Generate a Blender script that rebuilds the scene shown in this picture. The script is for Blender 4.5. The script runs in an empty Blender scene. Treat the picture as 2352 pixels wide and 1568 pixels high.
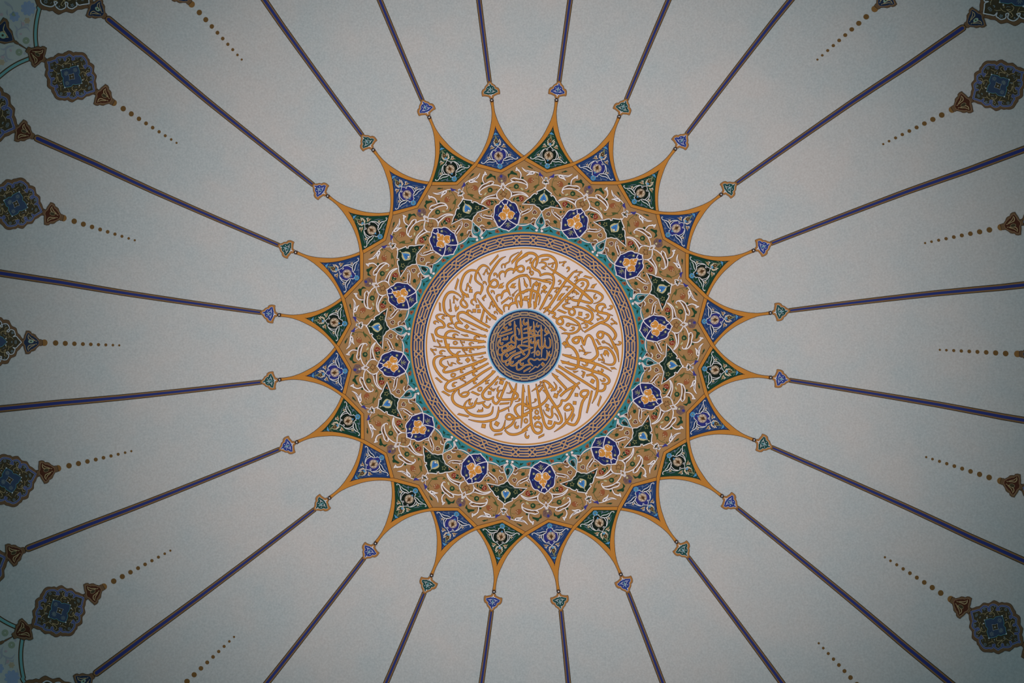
import bpy, math, random
from mathutils import Vector, Matrix
from mathutils.geometry import delaunay_2d_cdt
S = bpy.context.scene
C = S.collection
# ---------------------------------------------------------------- camera
FPX = 1829.0                    # focal length in pixels of the 2352 px wide frame
EYE = 1.6
cam_d = bpy.data.cameras.new('camera')
cam = bpy.data.objects.new('camera', cam_d)
C.objects.link(cam)
cam.location = (0, 0, EYE)
cam.rotation_euler = (math.pi, 0, 0)      # lying on the floor's axis, looking straight up
cam_d.sensor_fit = 'HORIZONTAL'
cam_d.sensor_width = 36.0
cam_d.lens = 36.0 * FPX / 2352.0
cam_d.clip_end = 100
S.camera = cam
# ---------------------------------------------------------------- world, lights, exposure
w = bpy.data.worlds.new('world')
S.world = w
w.use_nodes = True
bg = w.node_tree.nodes['Background']
bg.inputs[0].default_value = (0.40, 0.95, 1.05, 1)
bg.inputs[1].default_value = AMB = 0.212
sp = bpy.data.lights.new('vignette_spot', 'SPOT')  # added lamp; its soft cone imitates lens vignetting, brightest near the apex
sp.energy = 5650
sp.color = (1.0, 0.902, 0.870)
sp.spot_size = math.radians(70)
sp.spot_blend = 1.0
sp.shadow_soft_size = 0.5
spo = bpy.data.objects.new('vignette_spot', sp)
C.objects.link(spo)
spo.location = (0.2, 0.08, 0.3)
spo.rotation_euler = (math.pi + math.radians(1.3), 0, 0)     # aimed a little to the far side
S.view_settings.view_transform = 'Standard'
S.view_settings.look = 'None'
S.view_settings.gamma = 1
S.view_settings.exposure = 0
S.view_settings.use_curve_mapping = False
# ---------------------------------------------------------------- dome geometry
RD = 8.0
DC = Vector((0.2166, 0.0804, EYE + 6.0))
STEP = 0.0011
def world_pt(u, v, layer):
    """point of the dome's inner face (raised by its paint layer) that the pixel u, v looks at"""
    d = Vector(((u - 1176) / FPX, (v - 784) / FPX, 1.0)).normalized()
    o = Vector((0, 0, EYE)) - DC
    b = o.dot(d)
    # the pattern is laid out on the dome face itself, paint layers are then raised along the normal
    t = -b + math.sqrt(b * b - (o.dot(o) - RD * RD))
    p = o + d * t
    return DC + p * ((RD - STEP * layer) / RD)
TAB = [(0, 1204.4, 794.6, -.0040, 0, 0), (300, 1204.7, 794.7, -.0040, 0, 0), (592, 1206.4, 795.1, -.0041, -.5, 1.1),
       (942.5, 1209.1, 798.0, .0055, 7.2, -10.4), (1091.2, 1211.6, 799.5, .0111, 7.2, -11.3),
       (1238.4, 1212.8, 800.6, .0133, 9.5, -12.4), (1500, 1214, 802, .0170, 12.0, -15.0)]
def fwd(px, py):
    """ideal circular pattern (px right, py up, in pixels from the apex) -> the hand-painted one"""
    r = math.hypot(px, py)
    if r < 1e-9: return TAB[0][1], TAB[0][2]
    c, s = px / r, py / r
    for i in range(len(TAB) - 1):
        if r <= TAB[i + 1][0] or i == len(TAB) - 2:
            a, b = TAB[i], TAB[i + 1]
            break
    t = (r - a[0]) / (b[0] - a[0])
    cx, cy, q, k, l = [a[j] + (b[j] - a[j]) * t for j in range(1, 6)]
    return (cx + r * c + q * r * s + k * c * c + l * s * c,
            cy - r * s + q * r * c - k * s * c - l * s * s)
def inv(u, v):
    px, py = u - 1205, 795 - v
    for _ in range(12):
        a, b = fwd(px, py)
        px += (u - a); py -= (v - b)
    return px, py
def to_local(deg, u, v):
    px, py = inv(u, v)
    a = math.radians(deg)
    c, s = math.cos(a), math.sin(a)
    return (px * s - py * c, px * c + py * s)
def from_local(deg, x, y):
    a = math.radians(deg)
    c, s = math.cos(a), math.sin(a)
    return (y * c + x * s, y * s - x * c)
# ---------------------------------------------------------------- materials
def lin(v):
    v /= 255.0
    return v / 12.92 if v <= .04045 else ((v + .055) / 1.055) ** 2.4
MATS = {}
def paint(name, rgb, L, var=.10, scale=3.0, rough=.75):
    """matt wall paint; L is how strongly that ring of the dome is lit, rgb the tone it shows there"""
    m = bpy.data.materials.new(name)
    m.use_nodes = True
    nt = m.node_tree
    b = nt.nodes['Principled BSDF']
    b.inputs['Roughness'].default_value = rough
    b.inputs['Specular IOR Level'].default_value = .12
    if not isinstance(L, tuple): L = (L, L, L)
    col = [min(.95, lin(c) / q) for c, q in zip(rgb, L)]
    tc = nt.nodes.new('ShaderNodeNewGeometry')
    nz = nt.nodes.new('ShaderNodeTexNoise')
    nz.inputs['Scale'].default_value = scale
    nz.inputs['Detail'].default_value = 4
    nt.links.new(tc.outputs['Position'], nz.inputs['Vector'])
    mx = nt.nodes.new('ShaderNodeMixRGB')
    mx.inputs[1].default_value = [c * (1 - var) for c in col] + [1]
    mx.inputs[2].default_value = [min(1, c * (1 + var)) for c in col] + [1]
    nt.links.new(nz.outputs['Fac'], mx.inputs[0])
    nt.links.new(mx.outputs[0], b.inputs['Base Color'])
    MATS[name] = m
    return m
LC, LA, LS, LR, LO, LX = .71, .70, .655, (.44, .45, .45), (.235, .265, .265), (.19, .26, .26)
for n, rgb, L in [
    # centre and calligraphy
    ('disc_navy', (22, 42, 80), LC), ('disc_gold', (146, 98, 48), LC), ('disc_tan', (150, 122, 92), LC),
    ('disc_line', (176, 150, 124), LC), ('disc_dark', (12, 22, 44), LC), ('sky_blue', (106, 160, 192), LC),
    ('panel_white', (208, 193, 192), LC), ('script_gold', (187, 127, 53), LC), ('script_line', (74, 38, 28), LC),
    ('ring_gold', (176, 122, 62), LC), ('ring_white', (205, 205, 214), LC), ('band_navy', (28, 48, 92), LC),
    ('strap_light', (190, 152, 116), LC), ('strap_tan', (168, 126, 84), LC),
    # arabesque ring
    ('tan', (145, 109, 70), LA), ('teal', (46, 116, 126), LA), ('white', (217, 203, 204), LA), ('brown', (88, 54, 36), LA),
    ('slot', (48, 18, 16), LA), ('navy', (29, 34, 88), LA), ('ivory_gold', (186, 126, 56), LA), ('deep_green', (17, 38, 30), LA),
    ('cream', (172, 163, 124), LA), ('blue', (60, 120, 182), LA), ('vine', (66, 76, 40), LA), ('leaf', (24, 56, 36), LA),
    ('olive', (112, 112, 70), LA), ('rust', (132, 76, 48), LA), ('red', (118, 40, 32), LA), ('mauve', (104, 82, 78), LA),
    ('violet', (50, 50, 118), LA), ('umber', (76, 46, 22), LA), ('black', (16, 16, 16), LA), ('pink', (196, 150, 140), LA),
    ('grey_leaf', (72, 84, 78), LA),
    # star
    ('gold', (164, 108, 44), LS), ('ink', (24, 22, 28), LS), ('star_blue', (27, 51, 95), LS), ('star_green', (16, 52, 38), LS),
    ('cart_blue', (35, 39, 104), LS), ('cart_green', (10, 22, 16), LS), ('s_white', (204, 200, 202), LS),
    ('s_grey', (92, 102, 124), LS), ('s_beige', (198, 178, 156), LS), ('s_tan', (150, 122, 90), LS), ('s_brown', (70, 46, 24), LS),
    ('s_blue', (72, 126, 166), LS), ('s_teal', (70, 116, 128), LS), ('s_olive', (104, 108, 82), LS), ('s_black', (14, 16, 18), LS),
    ('f_navy', (34, 48, 110), .60), ('f_green', (22, 58, 56), .60), ('f_gold', (138, 94, 50), .60), ('f_line', (46, 30, 26), .60),
    ('f_white', (190, 190, 198), .60), ('f_teal', (92, 130, 138), .60), ('f_black', (18, 16, 20), .60),
    # spokes, dots, outer ornaments
    ('spoke_gold', (92, 70, 45), LR), ('spoke_blue', (28, 37, 86), LR), ('spoke_line', (24, 19, 17), LR),
    ('dot', (72, 52, 27), .35), ('dot_big', (84, 60, 32), .32), ('dot_line', (70, 60, 48), .34),
    ('o_brown', (58, 46, 32), LO), ('o_line', (14, 15, 16), LO), ('o_tan', (100, 86, 68), LO), ('o_navy', (16, 26, 42), LO),
    ('o_umber', (38, 20, 12), LO), ('o_khaki', (98, 92, 68), LO), ('o_lilac', (41, 50, 78), LO), ('o_dark', (34, 32, 22), LO),
    ('o_teal', (54, 98, 102), LO), ('o_blue', (26, 38, 54), LO), ('o_white', (108, 117, 121), LO), ('o_grey', (58, 70, 74), LO),
    ('o_sage', (74, 100, 92), LO),
    ('x_teal', (52, 92, 93), LX), ('x_line', (36, 30, 16), LX), ('x_ground', (86, 102, 101), LX), ('x_blue', (67, 88, 106), LX),
    ('x_green', (66, 84, 72), LX), ('x_grey', (76, 90, 96), LX), ('x_pink', (88, 90, 94), LX), ('x_olive', (86, 90, 76), LX)]:
    paint(n, rgb, L)
# ---------------------------------------------------------------- 2-D drawing helpers (pixels of the pattern)
def catmull(pts, closed, step):
    n = len(pts)
    if n < 3 and not closed: 
        out = []
        a, b = pts[0], pts[-1]
        k = max(1, int(math.hypot(b[0] - a[0], b[1] - a[1]) / step))
        return [tuple(a[j] + (b[j] - a[j]) * i / k for j in range(len(a))) for i in range(k + 1)]
    out = []
    rng = range(n) if closed else range(n - 1)
    for i in rng:
        if closed: p0, p1, p2, p3 = pts[i - 1], pts[i], pts[(i + 1) % n], pts[(i + 2) % n]
        else: p0, p1, p2, p3 = pts[max(i - 1, 0)], pts[i], pts[i + 1], pts[min(i + 2, n - 1)]
        k = max(2, min(40, int(math.hypot(p2[0] - p1[0], p2[1] - p1[1]) / step)))
        for q in range(k):
            t = q / k
            out.append(tuple(.5 * (2 * p1[j] + (p2[j] - p0[j]) * t + (2 * p0[j] - 5 * p1[j] + 4 * p2[j] - p3[j]) * t * t
                                   + (3 * p1[j] - p0[j] - 3 * p2[j] + p3[j]) * t ** 3) for j in range(len(p1))))
    if not closed: out.append(tuple(pts[-1]))
    return out
def ribbon(pts, closed=False, grow=0.0, smooth=True, step=2.2):
    """pts (x, y, width) -> verts, faces; grow widens it (for the outline underneath)"""
    if smooth: c = catmull(pts, closed, step)
    else:
        c = []
        m = len(pts)
        for i in range(m if closed else m - 1):
            a, b = pts[i], pts[(i + 1) % m]
            k = max(1, int(math.hypot(b[0] - a[0], b[1] - a[1]) / 8))
            c += [tuple(a[j] + (b[j] - a[j]) * q / k for j in range(3)) for q in range(k)]
        if not closed: c.append(pts[-1])
    n = len(c)
    if not closed and grow:
        def ext(a, b):
            dx, dy = a[0] - b[0], a[1] - b[1]
            l = math.hypot(dx, dy) or 1
            return (a[0] + dx / l * grow, a[1] + dy / l * grow, a[2])
        c[0] = ext(c[0], c[1]); c[-1] = ext(c[-1], c[-2])
    V, F = [], []
    for i in range(n):
        if closed: a, b = c[i - 1], c[(i + 1) % n]
        else: a, b = c[max(i - 1, 0)], c[min(i + 1, n - 1)]
        dx, dy = b[0] - a[0], b[1] - a[1]
        l = math.hypot(dx, dy) or 1
        nx, ny = -dy / l, dx / l
        k = 1.0
        if not smooth and (closed or 0 < i < n - 1):
            p = c[i - 1] if i else c[-1]
            d1 = (c[i][0] - p[0], c[i][1] - p[1]); l1 = math.hypot(*d1) or 1
            cs = (nx * -d1[1] + ny * d1[0]) / l1
            k = min(1.6, 1 / max(.4, cs))
        h = (max(c[i][2], .12) / 2 + grow) * k
        V += [(c[i][0] + nx * h, c[i][1] + ny * h), (c[i][0] - nx * h, c[i][1] - ny * h)]
    for i in range(n if closed else n - 1):
        j = (i + 1) % n
        F.append((2 * i, 2 * i + 1, 2 * j + 1, 2 * j))
    return V, F
def inside(p, poly):
    x, y = p; r = False
    for i in range(len(poly)):
        x1, y1 = poly[i - 1]; x2, y2 = poly[i]
        if (y1 > y) != (y2 > y) and x < (x2 - x1) * (y - y1) / (y2 - y1) + x1: r = not r
    return r
def fill(poly, grid=11.0):
    poly = [tuple(p[:2]) for p in poly]
    dense = []
    for i in range(len(poly)):
        a, b = poly[i - 1], poly[i]
        k = max(1, int(math.hypot(b[0] - a[0], b[1] - a[1]) / grid))
        dense += [(a[0] + (b[0] - a[0]) * q / k, a[1] + (b[1] - a[1]) * q / k) for q in range(k)]
    n = len(dense)
    V = [Vector(p) for p in dense]
    xs = [p[0] for p in dense]; ys = [p[1] for p in dense]
    if max(max(xs) - min(xs), max(ys) - min(ys)) > 1.4 * grid:
        y = min(ys) + grid * .5
        while y < max(ys):
            x = min(xs) + grid * .5
            while x < max(xs):
                if inside((x, y), dense): V.append(Vector((x, y)))
                x += grid
            y += grid
    E_ = [(i, (i + 1) % n) for i in range(n)]
    v, e, f = delaunay_2d_cdt(V, E_, [], 0, 1e-5)[:3]
    v = [tuple(p) for p in v]
    f = [t for t in f if inside((sum(v[i][0] for i in t) / 3, sum(v[i][1] for i in t) / 3), dense)]
    return v, [tuple(t) for t in f]
def circle(x, y, r, n=20, ry=None, rot=0):
    ry = ry or r
    cr, sr = math.cos(rot), math.sin(rot)
    return [(x + r * math.cos(6.28319 * i / n) * cr - ry * math.sin(6.28319 * i / n) * sr,
             y + r * math.cos(6.28319 * i / n) * sr + ry * math.sin(6.28319 * i / n) * cr) for i in range(n)]
# small marks of the script, drawn upright (x right, y down), size 1
MARK = {
 'h': [('S', [(-.12, -.52, .02), (-.27, -.12, .2), (-.14, .28, .3), (.14, .34, .34), (.3, .02, .08)])],
 'v': [('S', [(.55, -.12, .3), (.25, .05, .12), (-.3, .42, .2), (-.52, .5, .03)]), ('S', [(-.4, .4, .1), (-.25, 0, .14), (-.27, -.4, .34)])],
 'w': [('S', [(.46, -.42, .06), (.46, .05, .18), (.3, .28, .18), (.16, -.12, .12), (.08, .22, .2), (-.1, .2, .16), (-.2, -.16, .1), (-.26, .28, .22), (-.48, .22, .1)])],
 'o': [('C', [(0, -.42, .2), (.3, -.02, .2), (.16, .34, .22), (-.18, .34, .22), (-.3, -.02, .2)])],
 'q': [('C', [(.25, -.3, .16), (.42, -.12, .16), (.3, .1, .18), (.1, -.05, .16)]), ('S', [(.3, .05, .14), (.05, .3, .14), (-.6, .45, .02)])],
}
def parse(txt, conv, sc, cxy=None):
    """string of traced marks -> list of (kind, geometry) in pattern pixels. conv maps traced x, y; sc divides widths"""
    out = []
    for it in txt.replace('\n', ' ').split(';'):
        t = it.split()
        if not t: continue
        k, a = t[0], t[1:]
        if k == 'M':
            kind, x, y, size = a[0], float(a[1]), float(a[2]), float(a[3])
            if len(a) > 4: rot = math.radians(float(a[4]))
            elif cxy: rot = math.atan2(-(x - cxy[0]), (y - cxy[1]))
            else: rot = 0
            c, s = math.cos(rot), math.sin(rot)
            for kk, pts in MARK[kind]:
                P = [(x + size * (p[0] * c - p[1] * s), y + size * (p[0] * s + p[1] * c), p[2] * size) for p in pts]
                out.append((kk, [conv(p[0], p[1]) + (p[2] / sc,) for p in P], 'mark'))
            continue
        v = [float(q) for q in a]
        if k in 'SL':
            out.append((k, [conv(v[i], v[i + 1]) + (v[i + 2] / sc,) for i in range(0, len(v), 3)], 'stroke'))
        elif k in 'CK':
            out.append((k, [conv(v[i], v[i + 1]) + (v[0] / sc,) for i in range(1, len(v), 2)], 'stroke'))
        elif k in 'PQ':
            out.append((k, [conv(v[i], v[i + 1]) for i in range(0, len(v), 2)], 'stroke'))
        elif k == 'B':
            x0, y0, x1, y1, w_ = v
            l = math.hypot(x1 - x0, y1 - y0); nx, ny = -(y1 - y0) / l * w_ / 2, (x1 - x0) / l * w_ / 2
            tx, ty = (x1 - x0) / l * w_ * .45, (y1 - y0) / l * w_ * .45
            out.append(('P', [conv(*p) for p in [(x0 + nx - tx, y0 + ny - ty), (x0 - nx + tx, y0 - ny + ty), (x1 - nx + tx, y1 - ny + ty), (x1 + nx - tx, y1 + ny - ty)]], 'bar'))
        elif k == 'D':
            r_ = math.radians(v[3] + 45)
            out.append(('P', [conv(v[0] + v[2] * 1.16 * math.cos(r_ + q * math.pi / 2), v[1] + v[2] * 1.16 * math.sin(r_ + q * math.pi / 2)) for q in range(4)], 'dot'))
        elif k == 'O':      # disc x y r [ry rot]
            ry = v[3] if len(v) > 3 else v[2]
            rt = math.radians(v[4]) if len(v) > 4 else 0
            out.append(('P', [conv(*p) for p in circle(v[0], v[1], v[2], 18, ry, rt)], 'disc'))
        elif k == 'F':      # flower x y r petals petal_length petal_width rot
            x, y, r, n = v[:4]
            for q in range(int(n)):
                an = 6.28319 * q / n + math.radians(v[6] if len(v) > 6 else 0)
                out.append(('P', [conv(*p) for p in circle(x + r * math.cos(an), y + r * math.sin(an), v[4], 8, v[5], an)], 'disc'))
    return out
def prims(items, mat, line=None, lw=0, layer=0, mirror=0):
    """drawing items -> mesh pieces (verts, faces, layer, material); mirror 1 = both sides, 2 = joined half outline"""
    out = []
    if mirror == 2:
        new = []
        for k, g, q in items:
            if k in 'PQ': new.append((k, g + [(-p[0],) + tuple(p[1:]) for p in reversed(g)], q))
            elif k in 'SL': new.append(({'S': 'C', 'L': 'K'}[k], g + [(-p[0],) + tuple(p[1:]) for p in reversed(g)], q))
            else: new.append((k, g, q))
        items = new
    elif mirror == 1:
        items = items + [(k, [(-p[0],) + tuple(p[1:]) for p in g], q) for k, g, q in items]
    for k, g, q in items:
        if k in 'SL':
            if line: out.append(ribbon(g, False, lw, k == 'S') + (layer, line))
            out.append(ribbon(g, False, 0, k == 'S') + (layer + 1, mat))
        elif k in 'CK':
            if line: out.append(ribbon(g, True, lw, k == 'C') + (layer, line))
            out.append(ribbon(g, True, 0, k == 'C') + (layer + 1, mat))
        else:
            if k == 'Q': g = catmull(g, True, 3.0)
            if line: out.append(ribbon([(p[0], p[1], 2 * lw) for p in g], True, 0, False) + (layer, line))
            if mat: out.append(fill(g) + (layer + 1, mat))
    return out
# ---------------------------------------------------------------- objects
def make_mesh(name, pieces, deg, origin, scale=1.0, shift=0.0, flip=False, mirror=False, swap=None, y0=0.0, bend=0.0):
    V, F, MI, slots = [], [], [], []
    for v, f, lay, mat in pieces:
        if swap: mat = swap.get(mat, mat)
        if mat not in slots: slots.append(mat)
        mi = slots.index(mat)
        b = len(V)
        for x, y in v:
            x *= scale
            y = y0 + (y - y0) * scale + shift
            if flip: y = 2481.0 - y
            if mirror: x = -x
            if bend: x += bend * max(0.0, y - 600.0)
            V.append(world_pt(*fwd(*from_local(deg, x, y)), lay) - origin)
        F += [tuple(b + i for i in t) for t in f]
        MI += [mi] * len(f)
    me = bpy.data.meshes.new(name)
    me.from_pydata(V, [], F)
    for s_ in slots: me.materials.append(MATS[s_])
    me.polygons.foreach_set('material_index', MI)
    me.update()
    return bpy.data.objects.new(name, me)
# where each hand-painted spoke runs, as seen at the rim: it strays a little from its exact direction
RUN = {142.5: (243.7, 40), 157.5: (77.4, 314), 37.5: (2217, 60), 202.5: (57, 1262), 217.5: (212, 1552), 172.5: (0, 627), 187.5: (0, 939),
       22.5: (2352, 343), 7.5: (2352, 654), 352.5: (2352, 965), 337.5: (2352, 1288), 127.5: (607.3, 0), 52.5: (1816.4, 0), 67.5: (1535.6, 0),
       112.5: (872.3, 0), 232.5: (613.1, 1568), 307.5: (1795.9, 1568), 97.5: (1100, 0), 82.5: (1309.5, 0), 322.5: (2182, 1568),
       247.5: (886.8, 1568), 262.5: (1105.8, 1568), 277.5: (1305.5, 1568), 292.5: (1522.3, 1568)}
def stray(deg):
    d = deg % 360
    if d not in RUN: return 0.0
    x, y = to_local(d, *RUN[d])
    return x / (y - 600.0)
def in_frame(deg, pts, m=12):
    us = [fwd(*from_local(deg, *p)) for p in pts]
    return any(-m < u < 2352 + m and -m < v < 1568 + m for u, v in us)
def thing(name, label, cat, deg, pos, group=None):
    o = bpy.data.objects.new(name, None)
    C.objects.link(o)
    o.location = world_pt(*fwd(*from_local(deg, *pos)), 0)
    o.empty_display_size = .1
    o['label'] = label; o['category'] = cat
    if group: o['group'] = group
    return o
SPLIT = {'curl', 'stem', 'turquoise_leaf', 'pearl', 'blossom', 'side_flower', 'rust_bud', 'side_blossom', 'bud', 'flower_pair', 'green_disc', 'blue_flower', 'pink_petal'}
def islands(pieces):
    """sort the pieces into groups that touch, so that each separate piece becomes a part of its own"""
    box = [(min(p[0] for p in q[0]), min(p[1] for p in q[0]), max(p[0] for p in q[0]), max(p[1] for p in q[0])) for q in pieces]
    g = list(range(len(pieces)))
    for i in range(len(pieces)):
        for j in range(i):
            a, b = box[i], box[j]
            if a[0] < b[2] and b[0] < a[2] and a[1] < b[3] and b[1] < a[3] and g[i] != g[j]:
                o, n_ = g[i], g[j]
                g = [n_ if x == o else x for x in g]
    return [[p for p, k in zip(pieces, g) if k == x] for x in sorted(set(g))]
def part(t, name, pieces, deg, label=None, **kw):
    if name in SPLIT:
        gs = islands(pieces)
        if len(gs) > 1:
            for q in gs: part1(t, name, q, deg, label, **kw)
            return
    return part1(t, name, pieces, deg, label, **kw)
# details painted on a part hang below that part
NEST = {'dark_slot': 'white_scroll', 'star': 'teal_square', 'blossom': 'teal_square', 'scroll': 'field', 'lotus': 'field', 'palmette': 'field',
        'trefoil': 'field', 'curl': 'field', 'gold_flower': 'field', 'side_flower': 'field', 'rust_bud': 'field', 'grey_sprig': 'field',
        'side_blossom': 'field', 'bud': 'field', 'upper_lotus': 'field', 'blue_tip': 'field', 'cartouche': 'field', 'blue_core': 'gold_band'}
LAST = {}
def part1(t, name, pieces, deg, label=None, **kw):
    o = make_mesh(name, pieces, deg, t.location, **kw)
    base = LAST.get((t.name, NEST.get(name)))
    o.parent = base or t
    if (t.name, name) not in LAST: LAST[(t.name, name)] = o
    C.objects.link(o)
    if label: o['label'] = label
    return o
HOURS = ['twelve', 'one', 'two', 'three', 'four', 'five', 'six', 'seven', 'eight', 'nine', 'ten', 'eleven']
def clock(deg):
    h = ((90 - deg) / 30.0) % 12
    n = int(round(h)) % 12
    d = h - round(h)
    if abs(d) < .05: return "at %s o'clock" % HOURS[n]
    if abs(abs(d) - .5) < .05: return "at half past %s" % HOURS[int(h) % 12]
    return ("just past %s o'clock" if d > 0 else "just before %s o'clock") % HOURS[n]
def annulus(r0, r1, layer, mat, n=360, wob=None):
    rows = max(1, int((r1 - r0) / 12))
    V, F = [], []
    for j in range(rows + 1):
        r = r0 + (r1 - r0) * j / rows
        V += [(r * math.cos(6.2831853 * i / n), r * math.sin(6.2831853 * i / n)) for i in range(n)]
    for j in range(rows):
        for i in range(n):
            k = (i + 1) % n
            F.append((j * n + i, j * n + k, (j + 1) * n + k, (j + 1) * n + i))
    return V, F, layer, mat
def zoomconv(deg, ox, oy, sc):
    return lambda x, y: to_local(deg, ox + x / sc, oy + y / sc)
def apex(name, label, cat):          # things centred on the dome's apex use the frame deg = 90
    return thing(name, label, cat, 90, (0, 0))
# ================================================================ the dome shell
def shell():
    n, m = 384, 96
    V, F = [], []
    for j in range(m + 1):
        t = (math.pi / 2) * j / m
        for i in range(n if j else 1):
            a = 6.2831853 * i / n
            V.append((DC.x + RD * math.sin(t) * math.cos(a), DC.y + RD * math.sin(t) * math.sin(a), DC.z + RD * math.cos(t)))
    idx = lambda j, i: 0 if j == 0 else 1 + (j - 1) * n + i % n
    for j in range(m):
        for i in range(n):
            if j == 0: F.append((0, idx(1, i + 1), idx(1, i)))
            else: F.append((idx(j, i), idx(j, i + 1), idx(j + 1, i + 1), idx(j + 1, i)))
    me = bpy.data.meshes.new('ceiling')
    me.from_pydata(V, [], F)
    for p in me.polygons: p.use_smooth = True
    o = bpy.data.objects.new('ceiling', me); C.objects.link(o)
    o['kind'] = 'structure'; o['label'] = 'plain off-white plastered inner face of the dome'
    m_ = bpy.data.materials.new('plaster'); m_.use_nodes = True
    nt = m_.node_tree; b = nt.nodes['Principled BSDF']
    b.inputs['Roughness'].default_value = .9; b.inputs['Specular IOR Level'].default_value = .08
    g = nt.nodes.new('ShaderNodeNewGeometry')
    n1 = nt.nodes.new('ShaderNodeTexNoise'); n1.inputs['Scale'].default_value = .9; n1.inputs['Detail'].default_value = 4
    n1.inputs['Roughness'].default_value = .6
    r1 = nt.nodes.new('ShaderNodeValToRGB')
    r1.color_ramp.elements[0].position = .36; r1.color_ramp.elements[0].color = PL[0]
    r1.color_ramp.elements[1].position = .66; r1.color_ramp.elements[1].color = PL[1]
    n2 = nt.nodes.new('ShaderNodeTexNoise'); n2.inputs['Scale'].default_value = 38; n2.inputs['Detail'].default_value = 3
    mx = nt.nodes.new('ShaderNodeMixRGB'); mx.blend_type = 'OVERLAY'; mx.inputs[0].default_value = .28
    nt.links.new(g.outputs['Position'], n1.inputs['Vector']); nt.links.new(g.outputs['Position'], n2.inputs['Vector'])
    nt.links.new(n1.outputs['Fac'], r1.inputs[0]); nt.links.new(r1.outputs[0], mx.inputs[1])
    nt.links.new(n2.outputs['Fac'], mx.inputs[2]); nt.links.new(mx.outputs[0], b.inputs['Base Color'])
    me.materials.append(m_)
    # the cylindrical drum that carries the dome
    V, F = [], []
    for j, z in enumerate((DC.z, DC.z - 1.5, DC.z - 3.0)):
        for i in range(128):
            a = 6.2831853 * i / 128
            V.append((DC.x + RD * math.cos(a), DC.y + RD * math.sin(a), z))
    for j in range(2):
        for i in range(128):
            F.append((j * 128 + i, j * 128 + (i + 1) % 128, (j + 1) * 128 + (i + 1) % 128, (j + 1) * 128 + i))
    me = bpy.data.meshes.new('wall_drum'); me.from_pydata(V, [], F); me.materials.append(m_)
    o = bpy.data.objects.new('wall_drum', me); C.objects.link(o)
    o['kind'] = 'structure'; o['label'] = 'plain round drum wall under the dome'
PL = ((.515, .547, .562, 1), (.595, .566, .558, 1))
shell()
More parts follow.
